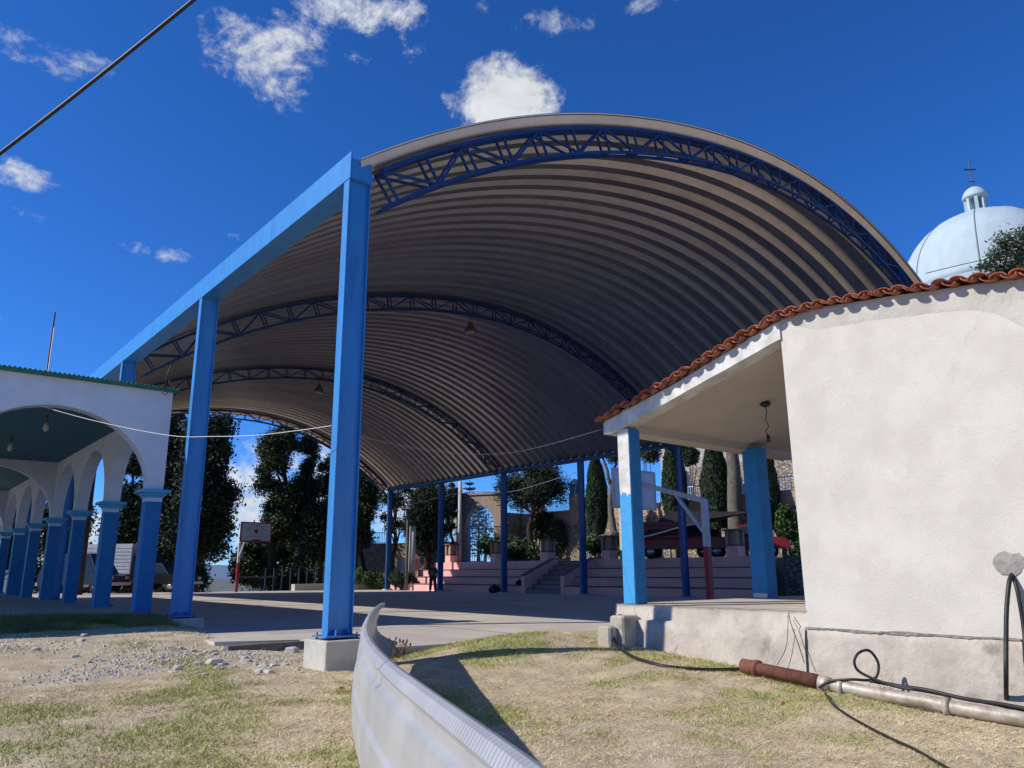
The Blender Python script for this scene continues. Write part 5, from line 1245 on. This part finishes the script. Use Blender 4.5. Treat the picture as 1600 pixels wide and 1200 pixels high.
# ------------------------------------------------------------------ pipes and cables on the ground
def gpt(x, y, dz=0):
    p = ground_px(x, y); return p+V((0, 0, dz))
pa_, pb2 = gpt(1162, 1052, .09), gpt(1278, 1078, .09)
t = thing('rusty_pipe', 'short rusty brown pipe lying along the foot of the house plinth', 'pipe', tuple(pa_))
MB().tube([pa_, pa_.lerp(pb2, .2), pa_.lerp(pb2, .21), pb2], [.085, .087, .075, .08], 14).build('tube', 'rust', t)
MB().tube([pa_.lerp(pb2, .18), pa_.lerp(pb2, .23)], .10, 14).build('collar', 'rust', t)
pc, pd = gpt(1286, 1080, .08), gpt(1640, 1146, .08)
t = thing('metal_pipe', 'long dirty pale metal pipe lying along the plinth to the right', 'pipe', tuple(pc))
MB().tube([pc.lerp(pd, k/8)+V((0, 0, .006*math.sin(k*2))) for k in range(9)], .068, 16).build('tube', 'zincpipe', t)
for f_ in (.10, .60):
    MB().tube([pc.lerp(pd, f_-.012), pc.lerp(pd, f_+.012)], .088, 14).build('coupling', 'zincpipe', t)
MB().tube([pc.lerp(pd, -.01), pc.lerp(pd, .05)], [.10, .075], 14).build('elbow', 'zincpipe', t)
def cable(name, label, pts, r, m='rubber', cat='cable'):
    P = [V(p) for p in pts]; out = []
    for i in range(len(P)-1):
        a, b, c, d = P[max(i-1, 0)], P[i], P[i+1], P[min(i+2, len(P)-1)]
        for k in range(8):
            f = k/8; out.append(.5*((2*b)+(c-a)*f+(2*a-5*b+4*c-d)*f*f+(3*b-a-3*c+d)*f**3))
    out.append(P[-1]); return tag(MB().tube(out, r, 8).build(name, m), label, cat)
def wall_pt(x, y, off=-.05):
    d = dirpx(x, y); k = (WX+off)/d.x; return CP+d*k
cable('black_cable', 'black cable rising from the ground to the cement patch on the wall', [gpt(1573, 1116, .02), wall_pt(1572, 1060, -.32), wall_pt(1572, 1000, -.26), wall_pt(1573, 950, -.18), wall_pt(1577, 910, -.09), wall_pt(1582, 897, -.0)], .022)
cable('black_cable', 'second black cable bowing down from the cement patch at the picture edge', [wall_pt(1582, 897, -.0), wall_pt(1590, 925, -.07), wall_pt(1600, 985, -.10), wall_pt(1606, 1060, -.2), gpt(1616, 1125, .02), gpt(1650, 1160, .02)], .02)
def onpipe(t, side=0, dz=.08):
    d = (pd-pc); n = V((-d.y, d.x, 0)).normalized(); return pc.lerp(pd, t)+n*side+V((0, 0, dz))
L0 = onpipe(.22, .02, .1); hx_ = rt0
cable('black_hose', 'black hose lying along the pale pipe with one raised loop', [onpipe(.0, -.10, -.03), onpipe(.06, -.06, .05), onpipe(.16, -.02, .10), L0+hx_*.10+V((0, 0, .02)), L0+hx_*.17+V((0, 0, .17)), L0+hx_*.09+V((0, 0, .31)), L0-hx_*.03+V((0, 0, .29)), L0-hx_*.09+V((0, 0, .19)), L0-hx_*.02+V((0, 0, .08)), onpipe(.36, .03, .10), onpipe(.5, .03, .10), onpipe(.66, .05, .09), onpipe(.82, .06, .08), onpipe(1.0, .08, .05)], .015)
cable('black_hose', 'flat black hose resting on top of the pale pipe towards the right', [onpipe(.24, .05, .11), onpipe(.38, .06, .105), onpipe(.52, .0, .12), onpipe(.68, -.01, .10), onpipe(.84, .03, .1), onpipe(1.0, .03, .09)], .02)
cable('grey_cable', 'thin dark cable running over the dry grass to the lower right', [gpt(1290, 1088, .03), gpt(1303, 1105, .02), gpt(1335, 1128, .025), gpt(1385, 1154, .02), gpt(1430, 1176, .025), gpt(1480, 1204, .02), gpt(1530, 1230, .02)], .013)
cable('black_cable', 'thick black cable looping off the porch corner onto the grass', [wall_pt(977, 965, -.02)*1, wall_pt(968, 962, -.16), wall_pt(958, 970, -.22), gpt(957, 1000, .25), gpt(962, 1014, .10), gpt(985, 1028, .03), gpt(1030, 1043, .03), gpt(1070, 1047, .02), gpt(1110, 1049, .02), gpt(1158, 1048, .02)], .022)
cable('black_cable', 'thin dark wire hanging down the porch plinth corner', [wall_pt(975, 962, -.20), wall_pt(980, 985, -.22), gpt(990, 1008, .03)], .012)
cable('thin_wire', 'thin black wire hanging down the plinth to the rusty pipe', [wall_pt(1232, 957, -.06), wall_pt(1236, 975, -.19), wall_pt(1247, 1005, -.21), wall_pt(1257, 1036, -.24)], .005)
cable('grey_wire', 'thin pale wire hanging down the plinth beside the black one', [wall_pt(1231, 962, -.06), wall_pt(1231, 980, -.19), wall_pt(1228, 1012, -.21), wall_pt(1214, 1040, -.26)], .004, 'wire')
# overhead lines
c0, c1 = at(-260, 432, 3.5), at(560, -215, 2.9)
cable('power_cable', 'thick black power cable crossing the sky at upper left', [c0.lerp(c1, k/6)-V((0, 0, .05*math.sin(math.pi*k/6))) for k in range(7)], .0078, cat='cable')
def wq(px): return 1/(1/10.25+(1/16.0-1/10.25)*(518-px)/518)
cable('white_rope', 'sagging white cord tied from the arcade to the near blue column', [at(x, y, wq(x)) for x, y in ((-80, 588), (0, 612), (60, 633), (150, 658), (262, 680), (330, 682), (400, 680), (470, 672), (519, 665))], .0045, 'rope', 'cord')
cable('thin_wire', 'faint thin wire from the near blue column to the porch roof', [V((5.15, 9.66, 3.12)), V((6.3, 9.5, 3.0)), V((7.6, 9.2, 3.05)), V((9.06, 8.58, 3.5))], .0022, 'whitegrey', 'cord')
cable('thin_wire', 'dark wire crossing the sky in front of the dome', [at(1447, 427, 40), at(1500, 414, 40), at(1560, 400, 40), at(1700, 360, 40)], .02, 'wire')
cable('thin_wire', 'thin pale wire between pine branches above the stone wall', [at(600, 800, 50), at(720, 770, 52), at(800, 768, 54), at(900, 738, 56)], .02, 'whitegrey')

# ------------------------------------------------------------------ rubble stones, litter, weeds, grass
def stone_mesh(seed):
    m = MB(); rr = random.Random(seed); import bmesh
    b = bmesh.new(); bmesh.ops.create_icosphere(b, subdivisions=2, radius=1)
    for v_ in b.verts:
        q = v_.co.copy(); v_.co *= 1+.35*noise.noise(q*1.1+V((seed*3.1, 0, 0)))+.12*noise.noise(q*3+V((0, seed, 0)))
        for ax in range(3):
            v_.co[ax] = max(-.72, min(.72, v_.co[ax]))
        v_.co.z *= .62
    me = bpy.data.meshes.new('stone'); b.to_mesh(me); b.free(); me.materials.append(M['stonew']); return me
SM = [stone_mesh(s) for s in range(7)]
def stone(p, s, k, label, grp):
    o = bpy.data.objects.new('stone', SM[k % 7]); COL.objects.link(o); o.location = p; o.scale = (s*random.uniform(.8, 1.3), s*random.uniform(.8, 1.2), s*random.uniform(.7, 1.1)); o.rotation_euler = (0, 0, random.uniform(0, 6.28))
    tag(o, label, 'stone', grp)
random.seed(21)
spots = []
for k in range(120):
    if k < 60: x, y = random.uniform(250, 420), random.uniform(1012, 1056)
    elif k < 90: x, y = random.gauss(150, 110), random.uniform(992, 1040)
    else: x, y = random.uniform(380, 505), random.uniform(1024, 1052)
    spots.append((x, y))
for k, (x, y) in enumerate(spots):
    p = ground_px(x, y)
    if p.y > 14.6 or p.x > 4.62: continue
    s = .022+.055*random.random()**2.5
    stone(p+V((0, 0, s*.15)), s, k, 'small white limestone rubble stone on the bare patch left of the near column', 'white rubble stones left of the near column')
for x, y, s, l in ((335, 1037, .12, 'biggest white stone in the rubble left of the near column footing'), (456, 1019, .11, 'grey stone lying before the broken slab edge'), (590, 1022, .10, 'white stone wedged between footing and metal sheet')):
    p = ground_px(x, y); stone(p+V((0, 0, s*.25)), s, 3, l, 'larger stones near the footing')
# gravel
gv, gf = [], []
def tetra_cloud(n, sampler, smin, smax):
    v = []; 
    for _ in range(n):
        x, y = sampler()
        z = gz(x, y)
        z += .030*noise.noise(V((x*1.1, y*1.1, 0)))+.014*noise.noise(V((x*4, y*4, 3))) if (-3 <= x <= 12 and y <= 16) else 0
        s = smin+(smax-smin)*random.random()**3
        c = V((x, y, z+s*.2)); a = random.uniform(0, 6.28)
        pts = [c+V((s*math.cos(a+q*2.1)*random.uniform(.7, 1.2), s*math.sin(a+q*2.1)*random.uniform(.7, 1.2), -.3*s)) for q in range(3)]+[c+V((random.uniform(-.3, .3)*s, random.uniform(-.3, .3)*s, s*random.uniform(.5, .9)))]
        v += [tuple(q) for q in pts]
    f = np.array([[4*i+a, 4*i+b, 4*i+c] for i in range(n) for a, b, c in ((0, 1, 3), (1, 2, 3), (2, 0, 3))])
    return np.array(v), f
def gravel_s():
    while True:
        x, y = random.uniform(-2.5, 5.2), random.uniform(10.2, 14.4)
        d = noise.noise(V((x*.55, y*.55, 8)))+.25
        if random.random() < d*1.6: return x, y
v, f = tetra_cloud(11000, gravel_s, .004, .028); tag(npmesh('gravel', v, f, 'stonew'), kind='stuff')
def debris_s():
    return random.uniform(2.8, 11), random.uniform(4, 9.8)
v, f = tetra_cloud(2500, debris_s, .004, .016); tag(npmesh('grit', v, f, mat('grit', (.40, .35, .27), (.30, .25, .18), 20, .95)), kind='stuff')
for x, y, m_, l in ((533, 1076, 'orange', 'small orange scrap on the grass left of the metal sheet'), (681, 1030, 'greenpl', 'green plastic bottle top in the sheet shadow'), (398, 1015, 'orange', 'broken red brick bit by the slab edge'), (1222, 1100, 'orange', 'orange brick crumb on the dry grass by the pipes'), (1577, 1116, 'orange', 'orange tape at the foot of the black cable')):
    p = ground_px(x, y); m = MB(); 
    m.add([p+V((-.04, -.02, 0)), p+V((.03, -.03, .0)), p+V((.05, .02, .01)), p+V((-.02, .03, .0)), p+V((-.03, -.01, .018)), p+V((.02, -.01, .025)), p+V((.03, .01, .015)), p+V((-.01, .02, .02))],
          [(0, 3, 2, 1), (4, 5, 6, 7), (0, 1, 5, 4), (1, 2, 6, 5), (2, 3, 7, 6), (3, 0, 4, 7)]); tag(m.build('litter', m_), l, 'litter')
# dead stalks by the slab corner
ds = MB()
for k in range(40):
    p = ground_px(random.uniform(600, 632), random.uniform(1018, 1032)); q = p+V((random.uniform(-.1, .1), random.uniform(-.1, .1), random.uniform(.06, .20))); ds.tube([p, p.lerp(q, .5)+V((random.uniform(-.02, .02), 0, 0)), q], [.006, .005, .003], 4); ds.lathe([(.004, -.02), (.018, .0), (.004, .03)], q, 5)
tag(ds.build('dead_weed', 'wood'), 'clump of dry reddish weed stalks at the slab corner by the sheet', 'weed')
for k, x in enumerate((1462, 1380, 1350)):
    m = MB(); p = ground_px(x, 1086)
    for _ in range(10):
        q = p+V((random.uniform(-.18, .1), random.uniform(-.2, .2), random.uniform(.1, .28))); m.tube([p+V((random.uniform(-.04, .04), random.uniform(-.1, .1), 0)), q], [.004, .002], 3)
    tag(m.build('dry_weed', 'grassd'), ['dry weed sprig behind the raised hose loop, nearest the right edge', 'dry weed sprig at the plinth foot left of the hose loop', 'lowest dry weed sprig at the plinth foot above the pipe'][k], 'weed')

def blades(n, region, dens, hmin, hmax, wid, flat=.3):
    """grass blades as thin triangles; dens(x, y) in 0..1 says where they grow"""
    x = rng.uniform(region[0], region[1], n); y = rng.uniform(region[2], region[3], n)
    d = np.array([dens(a, b) for a, b in zip(x, y)]); k = rng.random(n) < d; x, y = x[k], y[k]; n = len(x)
    z = np.array([gz(a, b)+wobble(a, b) for a, b in zip(x, y)])-.004
    h = hmin+(hmax-hmin)*rng.random(n)**2; a = rng.random(n)*2*np.pi; ln = flat*(.5+rng.random(n))+.4
    ln = h*ln*1.2; b = rng.random(n)*2*np.pi
    w = wid*(.6+.8*rng.random(n))
    p0 = np.stack([x-np.cos(b)*w, y-np.sin(b)*w, z], 1); p1 = np.stack([x+np.cos(b)*w, y+np.sin(b)*w, z], 1)
    p2 = np.stack([x+np.cos(a)*ln, y+np.sin(a)*ln, z+h], 1)
    v = np.stack([p0, p1, p2], 1).reshape(-1, 3); return v, np.arange(3*n).reshape(n, 3)
def blocked(x, y):
    if x > WX-.15: return True
    if x > 5.5 and y > 9.95: return True
    if 4.62 < x < 5.4 and 9.28 < y < 10: return True
    if y > 16.9: return True
    return False
def dmask(x, y):
    n = noise.noise(V((x*.6, y*.6, 31)))+.4*noise.noise(V((x*2, y*2, 14)))
    v = .30+.70*sstep(-.25, .25, n+.35*noise.noise(V((x*9, y*9, 2))))
    if 10.0 < y < 14.3 and x < 5.2: v *= .12
    if 8.3 < y < 9.8 and 5.3 < x < 8.5: v *= .25
    if 6.5 < y < 8.6 and 5.5 < x < 8: v *= .45
    return v
def inview(x, y):
    a = math.atan2(x, y)-YAW; return abs(a) < R(37) and y > .3
V1, F1 = blades(520000, (.3, 9.2, .8, 16.9), lambda x, y: 0 if blocked(x, y) or not inview(x, y) else gmask(x, y)*(1 if y < 9 else .8), .012, .058, .0040)
tag(npmesh('green_grass', V1, F1, 'grassg'), kind='stuff')
V2, F2 = blades(110000, (-1.5, 4.6, 14.9, 16.9), lambda x, y: 0 if blocked(x, y) else sstep(-.25, .25, noise.noise(V((x*1.6, y*2.2, 5)))+.9-abs(y-16.1)*.9), .03, .15, .005)
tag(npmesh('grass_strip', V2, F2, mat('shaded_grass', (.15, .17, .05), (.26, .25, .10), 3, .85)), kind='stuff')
V3, F3 = blades(800000, (.3, 9.2, .8, 14.6), lambda x, y: 0 if blocked(x, y) or not inview(x, y) else dmask(x, y), .004, .034, .0036, 2.2)
tag(npmesh('dry_grass', V3, F3, 'grassd'), kind='stuff')

V4, F4 = blades(9000, (.3, 9.2, .8, 13.0), lambda x, y: 0 if blocked(x, y) or not inview(x, y) else dmask(x, y), .010, .05, .0032, 5.0)
tag(npmesh('loose_straw', V4, F4, mat('loose_straw', (.80, .74, .56), (.62, .52, .34), 5, .8)), kind='stuff')
V5, F5 = blades(26000, (.3, 9.2, .8, 13.0), lambda x, y: 0 if blocked(x, y) or not inview(x, y) else sstep(.1, .4, noise.noise(V((x*2.1, y*2.1, 41)))), .004, .03, .004, 2.5)
tag(npmesh('dead_grass', V5, F5, mat('dead_brown_grass', (.26, .19, .10), (.36, .27, .15), 5, .9)), kind='stuff')
# tidy helper properties
for o in bpy.data.objects:
    if '_at' in o: del o['_at']
